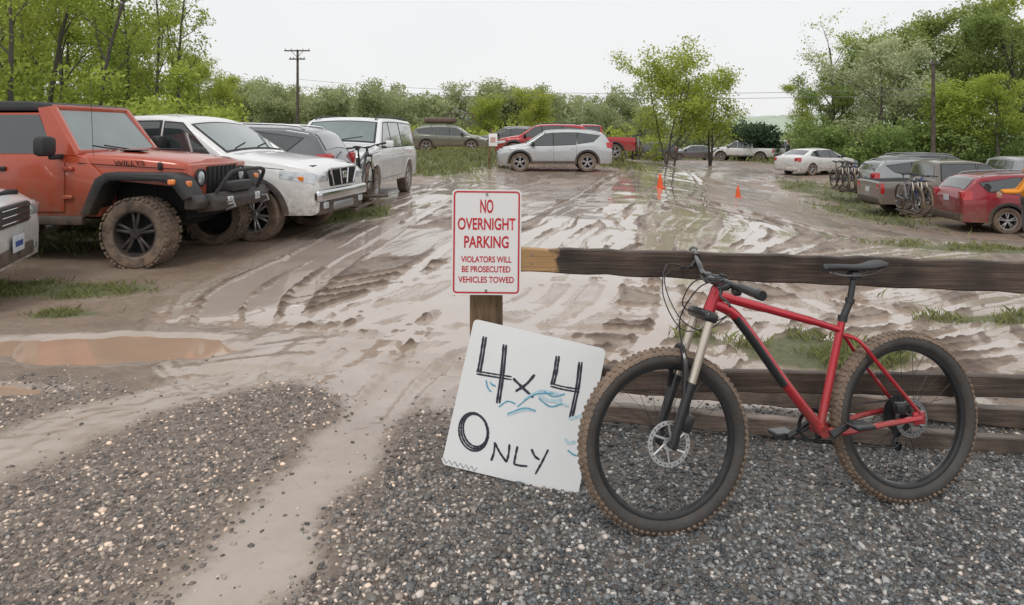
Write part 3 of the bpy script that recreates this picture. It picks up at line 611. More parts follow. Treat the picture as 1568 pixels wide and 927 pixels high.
    for sd in (1,-1):
        m.add('head_lamp',M['lamp'],box(e1-.035,sd*yw*.66,lz-.02,.08,yw*.32,.12,.03)); m.add('tail_lamp',M['red'],box(e0+.035,sd*yw*.78,tz_,.09,yw*.2,.2,.02))
        m.add('fog_lamp',M['lamp'],box(e1-.02,sd*yw*.62,sill+.12,.06,.12,.07,.02))
    gz=lz-.02
    m.add('grille',M['blackpl'],box(e1-.01,0,gz,.06,W*.42,.2,.03)); 
    if S.get('gbars',True):
        for k in range(3): m.add('grille_bar',M['chrome'],box(e1+.018,0,gz-.06+.06*k,.02,W*.40,.012,.004,1))
    m.add('lower_intake',M['blackpl'],box(e1-.02,0,sill+.12,.08,W*.55,.14,.03)); m.add('licence_plate',M['plate'],box(e1+.03,0,sill+.22,.01,.3,.15,.005,1)); m.add('plate_text',M['platetxt'],box(e1+.0365,0,sill+.22,.002,.2,.05,0,1))
    m.add('rear_bumper',M['blackpl'] if S.get('clad',True) else pm_,box(e0+.04,0,sill+.1,.16,W*.86,.2,.05)); m.add('licence_plate',M['plate'],box(e0-.012,0,tz_-.12,.012,.3,.15,.004,1))
    m.add('underbody',M['under'],box((e0+e1)/2,0,(sill+belt(0))/2-.02,(e1-e0)-.3,W-.56,belt(0)-sill-.06,.02))
    for xw in (S['xf'],S['xr']):
        for sd in (1,-1):
            wheel(m,xw,sd*(W/2-.135),Rr,.235,sd,wstyle,S.get('ns',5),S.get('knob',False))
            w_=.07 if S.get('clad',True) else .02; V=[];F=[];n=24
            for k in range(n+1):
                a=R(-12+204*k/n)
                for rr,o in ((Ra-.012,-.06),(Ra-.012,.012),(Ra+w_*.7,.016),(Ra+w_,.002)):
                    q=xw+rr*math.cos(a);z=max(sill-.02,Rr+rr*math.sin(a)); V.append((q,sd*(sy(min(max(q,e0),e1),min(z,belt(q)-.01))+o),z))
            for k in range(n):
                for j in range(3): o=k*4+j; F.append((o,o+1,o+5,o+4))
            m.add('wheel_arch',M['blackpl'] if S.get('clad',True) else pm_,(V,F))
    if S.get('clad',True): 
        squad([(S['xr']+Ra+.05,sill-.01),(S['xf']-Ra-.05,sill-.01),(S['xf']-Ra-.05,sill+.09),(S['xr']+Ra+.05,sill+.09)],.012,M['blackpl'],'sill_cladding',10,2)
    if S.get('rails',True) and not S.get('bed'):
        for sd in (1,-1):
            pts=[]
            for q in np.linspace(S['rw'][0]+.25,S['ws'][1]-.15,8): y_,z=tsurf(q,.86); pts.append((q,sd*y_,z+.05))
            pts=[(pts[0][0]-.08,pts[0][1],pts[0][2]-.05)]+pts+[(pts[-1][0]+.08,pts[-1][1],pts[-1][2]-.05)]
            m.add('roof_rail',M['steel'] if not S.get('brail') else M['blackpl'],ptube(pts,.018,8))
    if extra: extra(m,S,sy,top)
    return place(name,m.meshes(),(x,y,hz(x,y)+dz-.02),(0,0,R(head)))
P_={'white':paint('white_paint',(.74,.74,.73),1.0,1.0,0),'white2':paint('pearl_white_paint',(.70,.71,.71),1.0,.95,0),'gray':paint('gray_paint',(.12,.125,.135)),'silver':paint('silver_paint',(.48,.49,.50),.8,.75,.4),
 'green':paint('olive_gray_paint',(.16,.165,.13)),'red':paint('red_paint',(.38,.012,.02)),'dred':paint('maroon_paint',(.27,.013,.028)),'taupe':paint('taupe_paint',(.19,.165,.145)),'dark':paint('dark_gray_paint',(.05,.055,.06)),'orange':paint('burnt_orange_paint',(.42,.062,.022),1.0,1.15,.1),'sgray':paint('light_gray_paint',(.3,.31,.32))}
def pk_extra(m,S,sy,top):
    m.add('front_bumper',M['chrome'],box(2.62,0,.64,.12,1.66,.17,.06,4)); m.add('bumper_valance',M['blackpl'],box(2.56,0,.47,.16,1.5,.2,.05)); m.add('skid_plate',M['steel'],box(2.60,0,.47,.12,.7,.12,.03))
    m.add('grille_surround',M['chrome'],box(2.63,0,1.0,.04,.92,.035,.012,1)); m.add('grille_mesh',M['under'],box(2.615,0,.87,.05,.86,.24,.03))
    for s in (-1,1):
        m.add('grille_strut',M['chrome'],ptube([(2.645,s*.14,.99),(2.65,s*.09,.77)],.018,6)); m.add('grille_strut',M['chrome'],ptube([(2.645,s*.44,.99),(2.64,s*.34,.77)],.016,6)); m.add('fog_lamp',M['lamp'],box(2.645,s*.6,.50,.04,.14,.09,.03,3))
    m.add('grille_badge',M['chrome'],box(2.655,0,.9,.02,.12,.1,.03,3)); m.add('side_step',M['blackpl'],box(.2,-.93,.42,1.9,.12,.06,.02)); m.add('amber_marker',M['amber'],box(2.40,-.872,.88,.1,.03,.07,.01,1))
def HP(wx,wy,head,xf,track,side):
    h=R(head); return wx-(xf*math.cos(h)-side*track*math.sin(h)), wy-(xf*math.sin(h)+side*track*math.cos(h))
cx,cy=HP(-3.54,9.45,-10,1.72,.82,-1)
vehicle('pickup_truck',cx,cy,-10,PICK,P_['white'],extra=pk_extra,ns=6,bm=True,xf=1.72,gbars=False)
vehicle('suv',-5.25,12.15,179,SUV,P_['gray'],sill=.32,R=.37)
cx,cy=HP(-2.92,14.1,-93,1.75,.87,1)
vehicle('suv',cx,cy,-93,FULL,P_['white2'],bm=False,brail=True)
vehicle('crossover_car',-6.68,5.45,20,SUV,P_['white2'],sill=.28,L=4.5)
cx,cy=HP(.31,27.0,180,1.38,.78,1)
vehicle('suv',cx,cy,180,SUV,P_['silver'],sill=.32,R=.37)
vehicle('suv',1.5,33.0,178,SUV,P_['red'],R=.38,brail=True,dz=.14)
vehicle('pickup_truck',3.7,36.0,181,PICK,P_['red'])
vehicle('station_wagon',-3.8,42,-4,WAGON,P_['green'],dz=-.1)
vehicle('sedan',.0,43,180,SEDAN,P_['dark'],rails=False); vehicle('suv',3.0,46,170,SUV,P_['gray'],dz=-.1); vehicle('suv',-7.4,45,10,SUV,P_['red'],dz=-.1); vehicle('suv',-.2,50,175,SUV,P_['gray'],dz=.1)
vehicle('sedan',-9.4,49,175,SEDAN,P_['gray'],rails=False); vehicle('suv',4.6,49,175,SUV,P_['dark'])
cx,cy=HP(12.86,17.8,-8,-1.33,.76,-1)
vehicle('station_wagon',cx,cy,-8,WAGON,P_['dred'],R=.35)
cx,cy=HP(12.5,21.2,-6,-1.58,.8,-1)
vehicle('pickup_truck',cx,cy,-6,PICK,P_['taupe'])
vehicle('suv',15.3,25.2,-4,SUV,P_['sgray']); vehicle('minivan',19.0,22.6,-6,FULL,P_['sgray'],rails=False); vehicle('suv',17.6,28.4,-4,SUV,P_['gray'])
vehicle('hatchback_car',16.6,37.2,24,SEDAN,P_['white'],rails=False)
vehicle('pickup_truck',19.6,58,150,PICK,P_['white']); vehicle('pickup_truck',22.9,59,155,PICK,P_['white'])
vehicle('sedan',17,64,175,SEDAN,P_['gray'],rails=False); vehicle('sedan',14.6,66,175,SEDAN,P_['silver'],rails=False); vehicle('suv',31,33,-5,SUV,P_['dark']); vehicle('suv',12.6,62,178,SUV,P_['dark'])
# ------------------------------------------------------------------ boxy off-roader
def offroader():
    m=Model('offroad_vehicle'); O=P_['orange']; B=M['blackpl']; Rr=.395
    xf,xr=1.48,-1.48
    tub=[(-2.1,.62),(-1.98,.62),(-1.9,1.0),(-1.1,1.0),(-.98,.56),(.98,.56),(1.0,1.02),(.78,1.24),(.62,1.27),(-2.12,1.22)]
    m.add('tub',O,prism(tub,-.78,.78,.02,2))
    V=[];F=[];st=[(.6,.76,1.275),(.85,.75,1.275),(1.3,.70,1.25),(1.75,.64,1.20),(1.9,.60,1.165),(1.93,.58,1.12)]
    for x_,w,z in st:
        for y_,dz in ((-w,-.30),(-w,-.06),(-w+.02,-.025),(-w+.07,-.002),(-w*.5,.012),(-w*.34,.03),(0,.035),(w*.34,.03),(w*.5,.012),(w-.07,-.002),(w-.02,-.025),(w,-.06),(w,-.30)): V.append((x_,y_,z+dz))
    n=13
    for i in range(len(st)-1):
        for k in range(n-1): F.append((i*n+k,i*n+k+1,(i+1)*n+k+1,(i+1)*n+k))
    F.append(tuple(range((len(st)-1)*n,len(st)*n))); m.add('hood',O,(V,F))
    m.add('hood_seam',M['seam'],box(1.3,-.715,1.13,1.2,.012,.008,.002,1,Matrix.Rotation(R(3.6),4,'Y')@Matrix.Rotation(R(7),4,'Z')))
    m.add('hood_latch',B,box(1.62,-.675,1.13,.05,.03,.09,.01,1)); m.add('hood_vent',B,box(1.05,.3,1.302,.28,.14,.012,.004,1)); m.add('hood_vent',B,box(1.05,-.3,1.302,.28,.14,.012,.004,1))
    m.add('engine_bay',M['under'],box(1.3,0,.85,1.1,1.05,.5,.02))
    m.add('grille_panel',O,box(1.93,0,.93,.08,1.24,.44,.03))
    for k in range(7): m.add('grille_slot',M['under'],box(1.972,(k-3)*.098,.95,.02,.056,.32,.015)); m.add('grille_insert',B,box(1.98,(k-3)*.098+.04,.95,.02,.03,.34,.008,1))
    for s in (1,-1):
        T=Matrix.Translation((1.97,s*.46,.99))@Matrix.Rotation(R(-90),4,'Z')
        m.add('head_lamp_ring',B,lathe([(.105,0),(.105,.03),(.09,.035),(.085,.01)],0,0,0,24),T); m.add('head_lamp',M['lamp'],lathe([(.088,.012),(.06,.03),(.001,.036)],0,0,0,24),T)
        fl=[(.84,.60),(.94,.58),(1.12,.93),(1.2,.98),(1.78,.98),(1.92,.93),(2.06,.76),(2.12,.80),(1.99,1.01),(1.86,1.06),(1.14,1.07),(1.02,1.0)]
        y0,y1=(.60,.94) if s>0 else (-.94,-.60); m.add('fender_flare',B,prism(fl,y0,y1,.02,2))
        m.add('amber_marker',M['amber'],box(1.93,s*.942,.97,.09,.03,.06,.01,1)); m.add('turn_signal',M['amber'],box(2.03,s*.78,.93,.04,.10,.09,.03,2))
        fr=[(-2.16,.66),(-2.06,.66),(-1.9,.95),(-1.8,1.0),(-1.2,1.0),(-1.08,.93),(-.9,.58),(-.8,.58),(-1.0,1.02),(-1.12,1.08),(-1.85,1.08),(-1.98,1.02)]
        y0,y1=(.76,.94) if s>0 else (-.94,-.76); m.add('fender_flare',B,prism(fr,y0,y1,.02,2))
        m.add('rock_rail',B,box(-.05,s*.80,.52,1.7,.08,.10,.02))
        for (a,b_) in ((.56,-.36),(-.40,-1.02)): m.add('door',O,box((a+b_)/2,s*.788,.92,a-b_-.02,.03,.62,.03))
        for z in (.78,1.1): m.add('door_hinge',O,box(.60,s*.808,z,.12,.03,.045,.01,1))
        m.add('door_handle',B,box(-.24,s*.815,1.10,.16,.03,.05,.01,1))
        T=Matrix.Translation((0,s*.755,1.25))@Matrix.Rotation(R(8*s),4,'X')@Matrix.Translation((0,0,-1.25))
        m.add('a_pillar',O,prism([(.70,1.24),(.40,1.24),(.14,1.80),(.30,1.82)],-.03,.004,.008,1),T)
        for w in ([(.40,1.27),(-.36,1.27),(-.36,1.72),(.16,1.72)],[(-.42,1.27),(-1.05,1.27),(-1.05,1.72),(-.42,1.72)],[(-1.15,1.27),(-2.0,1.27),(-2.0,1.70),(-1.15,1.72)]):
            c=np.mean(w,axis=0); fr_=[tuple(c+(np.array(p)-c)*np.array([1.10,1.12])) for p in w]
            m.add('door_frame',O if w[0][0]>-1 else B,prism(fr_,-.02,.012,.006,1) if s>0 else prism(fr_,-.012,.02,.006,1),T); m.add('side_window',M['glass'],prism(w,-.01,.017) if s>0 else prism(w,-.017,.01),T)
        m.add('wing_mirror',B,box(.50,s*1.02,1.36,.14,.22,.22,.05)); m.add('wing_mirror',B,box(.52,s*.88,1.24,.07,.18,.06,.015,1))
        for x_ in (xf,xr): wheel(m,x_,s*.80,Rr,.27,s,'dark',5,True)
    for s in (1,-1): m.add('windshield_frame',O,ptube([(.66,s*.71,1.25),(.27,s*.62,1.80)],.045,6))
    m.add('windshield_frame',O,box(.27,0,1.80,.08,1.3,.07,.02)); m.add('windshield_frame',O,box(.655,0,1.28,.1,1.46,.07,.02))
    m.add('windshield',M['shield'],([(.66,-.68,1.30),(.66,.68,1.30),(.30,.60,1.78),(.30,-.60,1.78)],[(0,1,2,3)]))
    for s in (-1,1): m.add('wiper',B,ptube([(.74,s*.1,1.30),(.70,s*.1-.3,1.34),(.68,s*.1-.42,1.36)],.009,6))
    m.add('hard_top',B,prism([(.30,1.76),(.26,1.85),(.0,1.875),(-1.2,1.885),(-2.05,1.86),(-2.12,1.76)],-.70,.70,.03,2))
    m.add('hard_top',B,box(-1.65,0,1.5,.95,1.36,.55,.03)); m.add('antenna',B,ptube([(.86,-.74,1.25),(.84,-.76,2.1)],.003,5))
    m.add('front_bumper',B,prism([(2.02,.60),(2.02,.80),(2.2,.82),(2.28,.74),(2.26,.62)],-.62,.62,.02,2))
    for s in (1,-1): m.add('front_bumper',B,prism([(2.02,.66),(2.02,.80),(2.12,.82),(2.2,.74),(2.16,.66)],*((.62,.86) if s>0 else (-.86,-.62)),.02,2)); m.add('tow_hook',M['steel'],ptube([(2.24,s*.42,.70),(2.36,s*.42,.72),(2.38,s*.42,.66),(2.27,s*.42,.62)],.014,6)); m.add('fog_lamp',M['lamp'],box(2.27,s*.33,.72,.04,.12,.1,.04,3))
    m.add('bumper_hoop',B,ptube(spline([(2.18,-.5,.80),(2.30,-.44,1.0),(2.32,-.34,1.06),(2.32,0,1.07),(2.32,.34,1.06),(2.30,.44,1.0),(2.18,.5,.80)],5),.024,8))
    m.add('winch',B,box(2.18,0,.87,.16,.5,.12,.03)); m.add('axle',M['under'],ptube([(xf,-.8,.42),(xf,.8,.42)],.06,8)); m.add('axle',M['under'],ptube([(xr,-.8,.42),(xr,.8,.42)],.06,8)); m.add('chassis',M['under'],box(0,0,.56,3.6,.9,.14,.02))
    m.add('spring',M['under'],ptube([(xf-.02,-.5,.42),(xf-.02,-.5,.9)],.06,8)); m.add('spare_wheel_mount',B,box(-2.2,0,1.0,.2,.5,.5,.1))
    h=-6; cx,cy=HP(-4.14,7.62,h,xf,.80,-1)
    e=place('offroad_vehicle',m.meshes(),(cx,cy,hz(cx,cy)-.02),(0,0,R(h)))
    t=text_mesh('WILLYS',.34,.055,M['seam']); obj('hood_lettering',t,e,(1.28,-.722,1.165),(0,0,R(7.5)))
offroader()
# ------------------------------------------------------------------ bicycle
rub=pm('bike_tire_sidewall',(.062,.055,.050),.7,var=.6,vs=12,bump=.3,bs=80)
knobm=pm('muddy_tread',(.21,.152,.112),.75,var=.65,vs=16,bump=.8,bs=90)
bblk=pm('bike_black',(.018,.018,.02),.35,0,.4,var=.5,vs=30); bred=pm('bike_red_paint',(.50,.012,.028),.22,.4,1,var=.15,vs=10,mud=.75,mudz=.62)
gold=pm('fork_stanchion',(.62,.55,.47),.2,.6); silv=pm('brake_rotor',(.72,.72,.72),.3,.7); sad=pm('saddle',(.03,.03,.033),.5)
def bike_meshes(col,lod=0):
    m=Model('b'); Rw=.3675; ax_r=1.137
    n=96 if lod==0 else 32
    for wx in (0,ax_r):
        rt=.033; Rc=Rw-rt-.004
        prof=[(Rc+rt*math.cos(a)*(1.0),rt*1.02*math.sin(a)) for a in [2*math.pi*k/16 for k in range(16)]]
        m.add('tire',rub if lod==0 else M['tire'],lathe(prof,wx,0,Rw,n,True))
        if lod==0:
            cap=[(Rc+(rt+.0015)*math.cos(R(a)),(rt+.0015)*1.02*math.sin(R(a))) for a in range(-66,67,12)]
            m.add('tread',knobm,lathe(cap,wx,0,Rw,n))
            for k in range(86):
                a=2*math.pi*k/86
                for th,sz in ((-60,(.011,.013)),(-22,(.015,.012)),(22,(.015,.012)),(60,(.011,.013))):
                    aa=a+(.036 if abs(th)>30 else 0)
                    T=Matrix.Translation((wx,0,Rw))@Matrix.Rotation(-aa,4,'Y')@Matrix.Translation((Rc,0,0))@Matrix.Rotation(R(th),4,'Z')
                    jit=random.uniform(.75,1.35); m.add('tread',knobm,box(rt+.003,0,0,.0078*jit,sz[0]*jit,sz[1],.0015,1),T)
        m.add('rim',bblk,lathe([(.307,-.017),(.300,-.018),(.285,-.012),(.281,0),(.285,.012),(.300,.018),(.307,.017)],wx,0,Rw,n))
        for k in range(28 if lod==0 else 10):
            a=2*math.pi*k/(28 if lod==0 else 10); s=1 if k%2 else -1; b_=a+.9*(1 if k%4<2 else -1)
            m.add('spokes',bblk,ptube([(wx+.026*math.cos(b_),s*.028,Rw+.026*math.sin(b_)),(wx+.284*math.cos(a),0,Rw+.284*math.sin(a))],.0011 if lod==0 else .003,4,False))
        m.add('hub',bblk,lathe([(.001,-.052),(.012,-.052),(.014,-.035),(.03,-.032),(.03,-.026),(.016,-.02),(.016,.02),(.03,.026),(.03,.032),(.014,.035),(.012,.052),(.001,.052)],wx,0,Rw,20))
    for wx,rr,mt in ((0,.09,silv),(ax_r,.08,M['steel'])):
        m.add('brake_rotor',mt,lathe([(rr,-.042),(rr,-.039),(rr-.017,-.039),(rr-.017,-.042)],wx,0,Rw,48,True))
        for k in range(6):
            a=2*math.pi*k/6; m.add('brake_rotor',mt,ptube([(wx+.02*math.cos(a),-.041,Rw+.02*math.sin(a)),(wx+(rr-.012)*math.cos(a+.5),-.041,Rw+(rr-.012)*math.sin(a+.5))],.0045,5))
        if lod==0:
            for k in range(24):
                a=2*math.pi*k/24; m.add('rotor_hole',bblk,lathe([(.0032,-.0427),(.0001,-.0427)],wx+(rr-.0085)*math.cos(a),0,Rw+(rr-.0085)*math.sin(a),8))
        m.add('rotor_carrier',mt,lathe([(.028,-.043),(.012,-.0432),(.012,-.038)],wx,0,Rw,16))
    C=(.198,.86)
    for s in (1,-1):
        m.add('fork_lower',bblk,ptube([(.004,s*.068,Rw-.01),(.02,s*.068,Rw+.05),(.085,s*.066,.58),(.096,s*.066,.605)],[.016,.019,.021,.023],12))
        m.add('fork_stanchion',gold,ptube([(.09,s*.066,.59),(C[0]-.012,s*.066,C[1]-.02)],.0175,14))
    m.add('fork_arch',bblk,ptube(spline([(.06,-.066,.56),(.075,-.055,.68),(.085,0,.74),(.075,.055,.68),(.06,.066,.56)],5),.012,8))
    m.add('fork_crown',bblk,box(C[0]-.008,0,C[1],.06,.18,.045,.018,3,Matrix.Rotation(R(24),4,'Y')))
    m.add('brake_caliper',bblk,box(.075,-.05,.445,.05,.035,.075,.012,2,Matrix.Rotation(R(25),4,'Y')))
    m.add('axle',bblk,ptube([(0,-.085,Rw),(0,.085,Rw)],.010,10))
    HT=(.262,.965);HB=(.214,.862);SC=(.846,.762);BB=(.712,.348);RA=(ax_r,Rw)
    f=lambda p,y=0:(p[0],y,p[1])
    m.add('head_tube',col,ptube([f(HB),f(HT)],[.026,.023],16))
    m.add('headset',bblk,ptube([(HT[0],0,HT[1]),(HT[0]+.018,0,HT[1]+.038)],.021,14)); m.add('headset',bblk,ptube([(HB[0]-.006,0,HB[1]-.012),f(HB)],.026,14))
    tt=spline([(.25,0,.94),(.36,0,.905),(.55,0,.848),(.72,0,.797),(.843,0,.755)],6)
    m.add('top_tube',col,ptube(tt,[.0205]*10+[.0175]*8+[.015]*(len(tt)-18),14))
    m.add('down_tube',col,ptube(spline([(.235,0,.905),(.33,0,.855),(.42,0,.745),(.55,0,.56),(.66,0,.42),(.705,0,.36)],6),.0225,16))
    m.add('down_tube_decal',bblk,ptube(spline([(.338,-.004,.842),(.42,-.004,.735),(.55,-.004,.548)],6),.0205,16))
    m.add('seat_tube',col,ptube([(BB[0],0,BB[1]),(SC[0]+.008,0,SC[1]+.045)],[.018,.0165],14)); m.add('bottom_bracket',col,ptube([(BB[0],-.038,BB[1]),(BB[0],.038,BB[1])],.025,14))
    m.add('seat_clamp',bblk,ptube([(SC[0]+.006,0,SC[1]+.03),(SC[0]+.012,0,SC[1]+.056)],.021,12))
    m.add('seat_post',bblk,ptube([(SC[0]+.008,0,SC[1]+.04),(.896,0,.875)],.0160,12)); m.add('seat_post',bblk,ptube([(.894,0,.87),(.90,0,.89)],.020,12)); m.add('seat_post',bblk,ptube([(.896,0,.875),(.925,0,.985)],.0135,12))
    dx=.028
    m.add('seat_clamp',bblk,box(.926,0,.988,.05,.045,.035,.01))
    for s in (1,-1):
        m.add('saddle_rail',M['steel'],ptube(spline([(.79+dx,s*.012,1.004),(.84+dx,s*.02,.992),(.95+dx,s*.022,.992),(1.02+dx,s*.03,1.016)],5),.004,6))
        m.add('chain_stay',col,ptube(spline([(BB[0]+.02,s*.03,BB[1]),(.82,s*.048,.345),(.98,s*.066,.365),(ax_r+.02,s*.072,Rw+.012)],5),[.015]*6+[.012]*10,10))
        m.add('seat_stay',col,ptube(spline([(.848,s*.012,.738),(.895,s*.045,.715),(.97,s*.058,.62),(ax_r+.015,s*.072,Rw+.03)],5),.009,10))
        m.add('dropout',col,box(ax_r+.01,s*.072,Rw+.012,.06,.01,.055,.01))
        m.add('crank',bblk,ptube([(BB[0],s*.075,BB[1]),(BB[0]+(-.10 if s>0 else .10),s*.082,BB[1]+(.135 if s>0 else -.135)*(-.35))],[.017,.012],8))
    V=[];F=[];n_=14;st=[(.745,.012,1.028),(.76,.02,1.034),(.82,.024,1.032),(.90,.032,1.026),(.96,.055,1.028),(1.01,.07,1.038),(1.03,.06,1.042),(1.036,.03,1.040)]
    for x_,w,z in st:
        for k in range(n_): a=2*math.pi*k/n_; V.append((x_+dx,w*math.cos(a),z+(.010 if math.sin(a)>0 else .020)*math.sin(a)-.004*abs(math.cos(a))))
    for i in range(len(st)-1):
        for k in range(n_): F.append((i*n_+k,i*n_+(k+1)%n_,(i+1)*n_+(k+1)%n_,(i+1)*n_+k))
    F.append(tuple(range(n_)));F.append(tuple(range((len(st)-1)*n_,len(st)*n_))); m.add('saddle',sad,(V,F))
    m.add('chainring',bblk,lathe([(.07,.050),(.07,.054),(.055,.054),(.055,.050)],BB[0],0,BB[1],32,True)); 
    for k in range(4):
        a=k*1.57+.4; m.add('chainring',bblk,ptube([(BB[0],.052,BB[1]),(BB[0]+.06*math.cos(a),.052,BB[1]+.06*math.sin(a))],.006,5))
    for r_,y_ in ((.082,.030),(.07,.035),(.058,.040),(.045,.045),(.03,.05)): m.add('cassette',M['steel'] if lod else bblk,lathe([(r_,y_),(r_,y_+.002),(.02,y_+.002)],ax_r,0,Rw,36))
    m.add('chain',bblk,ptube([(BB[0],.052,BB[1]+.07),(ax_r,.042,Rw+.058)],.0045,5)); m.add('chain',bblk,ptube([(BB[0],.052,BB[1]-.07),(ax_r-.03,.045,Rw-.15),(ax_r+.01,.045,Rw-.13)],.0045,5))
    m.add('rear_derailleur',bblk,ptube([(ax_r+.02,.07,Rw-.02),(ax_r+.03,.07,Rw-.07),(ax_r-.02,.055,Rw-.14)],[.014,.014,.01],8))
    for z_ in (-.085,-.145): m.add('rear_derailleur',bblk,lathe([(.02,.043),(.02,.052),(.001,.052)],ax_r-.005,0,Rw+z_,14))
    m.add('brake_caliper',bblk,box(ax_r-.065,-.052,Rw+.055,.05,.03,.05,.01))
    if lod==0:
        for s in (1,-1):
            q=-.10 if s>0 else .10; m.add('pedal',bblk,box(BB[0]+q,s*.13,BB[1]+(.135 if s>0 else -.135)*(-.35),.09,.08,.018,.005,1))
    S=Matrix.Translation((.278,0,.99))@Matrix.Rotation(R(-8),4,'Z')@Matrix.Rotation(R(8),4,'X')
    m.add('stem',bblk,ptube([(.004,0,.008),(-.05,0,.018)],[.02,.018],10),S); m.add('stem',bblk,box(-.055,0,.02,.035,.05,.042,.008),S); m.add('stem_cap',bblk,ptube([(.0,0,-.01),(.014,0,.03)],.019,12),S)
    bar=[(-.055,0,.022),(-.055,.06,.022),(-.045,.13,.04),(-.02,.25,.046),(.01,.37,.048)]
    for s in (1,-1):
        b_=spline([(x_,s*y_,z) for x_,y_,z in bar],5); m.add('handlebar',bblk,ptube(b_,[.0165]*6+[.0125]*(len(b_)-6),12),S)
        m.add('grip',bblk,ptube([(-.016,s*.25,.046),(-.006,s*.30,.047),(.012,s*.375,.049)],[.0175,.0175,.0175],14),S); m.add('grip_collar',M['dalloy'],ptube([(.006,s*.352,.048),(.0125,s*.377,.049)],.0195,14),S)
        m.add('brake_lever',bblk,ptube([(-.03,s*.20,.046),(-.05,s*.19,.03),(-.07,s*.165,.018)],[.012,.013,.009],8),S); m.add('brake_lever',bblk,ptube(spline([(-.065,s*.18,.02),(-.085,s*.22,.005),(-.08,s*.28,.0),(-.085,s*.315,-.006)],5),[.007]*4+[.005]*12,8),S); m.add('shifter',bblk,box(-.02,s*.215,.02,.035,.04,.03,.01),S)
    if lod==0:
        for pts in ([(.20,-.17,1.02),(.12,-.12,.99),(.07,-.04,.86),(.075,-.04,.74),(.09,-.07,.60),(.075,-.062,.47)],[(.20,.17,1.04),(.10,.14,1.05),(.045,.06,.93),(.10,0,.80),(.22,-.03,.83),(.30,-.03,.86)],[(.21,.19,1.04),(.08,.12,1.0),(.08,.0,.86),(.17,-.04,.80),(.28,-.035,.85)],[(.20,-.18,1.03),(.15,-.02,1.0),(.12,.04,.90),(.19,.05,.86),(.27,.035,.88)]):
            m.add('brake_hose',bblk,ptube(spline(pts,8),.0028,6))
    return m.meshes(32)
bm0=bike_meshes(bred,0)
place('mountain_bike',bm0,(.627,2.741,-.012),(R(-5),0,R(12.2)))
bcols=[pm('bike_paint_blue',(.05,.1,.3),.4,coat=.5),pm('bike_paint_gray',(.25,.26,.27),.4,coat=.5),bblk]
bl=[bike_meshes(c,1) for c in bcols]
def bk(i,x,y,z,h,lean=0,name='mountain_bike'): place(name,bl[i],(x,y,z),(R(lean),0,R(h)))
def rack(x,y,h,z,n=2,k0=0,dz=.44):
    m=Model('bike_rack'); m.add('hitch_bar',M['blackpl'],ptube([(0,0,.35),(-.75,0,.38)],.03,8)); m.add('mast',M['blackpl'],ptube([(-.2,0,.35),(-.2,0,1.05)],.025,8))
    for k in range(n): m.add('wheel_tray',M['blackpl'],box(-.3-.22*k,0,dz-.02,.1,1.5,.04,.01))
    place('bike_rack',m.meshes(),(x,y,z),(0,0,R(h)))
    hh=R(h)
    for k in range(n):
        dx=-.3-.22*k; fx=x+dx*math.cos(hh)+.57*math.sin(hh); fy=y+dx*math.sin(hh)-.57*math.cos(hh)
        bk((k+k0)%3,fx,fy,z+dz,h+90)
rack(11.45,18.75,-8,hz(11.4,18.7)); rack(13.05,25.6,-4,hz(13,25.6),3); rack(-2.95,12.15,179,hz(-2.9,12.1),1,2,.22)
rack(6.2,36.2,181,hz(6.2,36.5),2)
m=Model('roof_box'); m.add('shell',M['blackpl'],box(0,0,0,1.9,.8,.36,.14,4)); m.add('crossbar',M['steel'],box(-.5,0,-.22,.05,1.2,.03,.01)); m.add('crossbar',M['steel'],box(.5,0,-.22,.05,1.2,.03,.01)); place('roof_box',m.meshes(),(-4.4,41.8,hz(-3.8,42)+1.78),(0,0,R(-4)))
bk(1,-3.8,42.4,hz(-3.8,42)+1.56,-4)
# ------------------------------------------------------------------ fence, signs
wpost=wood('post_wood',(.06,.042,.025),(.25,.17,.095)); wr=wood('rail_wood',(.020,.014,.011),(.115,.083,.064),.5,.195,(.46,.27,.12)); wr2=wood('rail_dark_wood',(.025,.019,.015),(.105,.08,.065),.5); wr3=wood('rail_gray_wood',(.07,.055,.045),(.21,.175,.15),.5)
m=Model('wooden_fence')
m.add('post',wpost,box(-.122,3.277,.505,.153,.15,1.45,.008,2))
def rail(part,mat,a,b_,ha,hb,t=.04):
    nx=40; V=[];F=[]
    for i in range(nx+1):
        u=i/nx; c=[a[k]*(1-u)+b_[k]*u for k in range(3)]; h=ha*(1-u)+hb*u; w1=.003*math.sin(i*1.3)+.002*math.sin(i*2.9)+random.uniform(-.0015,.0015); w2=.003*math.sin(i*1.9+1)+random.uniform(-.0015,.0015)
        for dy,dz in ((0,h/2-.006+w1),(.006,h/2+w1),(t-.006,h/2+w1),(t,h/2-.006+w1),(t,-h/2+.006+w2),(t-.006,-h/2+w2),(.006,-h/2+w2),(0,-h/2+.006+w2)): V.append((c[0],c[1]+dy,c[2]+dz))
    for i in range(nx):
        for k in range(8): F.append((i*8+k,i*8+(k+1)%8,(i+1)*8+(k+1)%8,(i+1)*8+k))
    F.append(tuple(range(8)));F.append(tuple(range(nx*8,nx*8+8))); m.add(part,mat,(V,F))
rail('top_rail',wr,(-.19,3.157,1.024),(3.4,3.12,.903),.108,.158); rail('bottom_rail',wr2,(-.19,3.158,.475),(3.4,3.14,.41),.10,.10)
m.add('post',wpost,box(3.3,3.25,.45,.15,.15,1.3,.008,2))
for x_,z_ in ((.09,1.04),(.09,1.0),(3.28,.9)): m.add('nail',M['steel'],ptube([(x_,3.15,z_),(x_,3.157,z_)],.004,8))
place('wooden_fence',m.meshes(),(0,0,0))
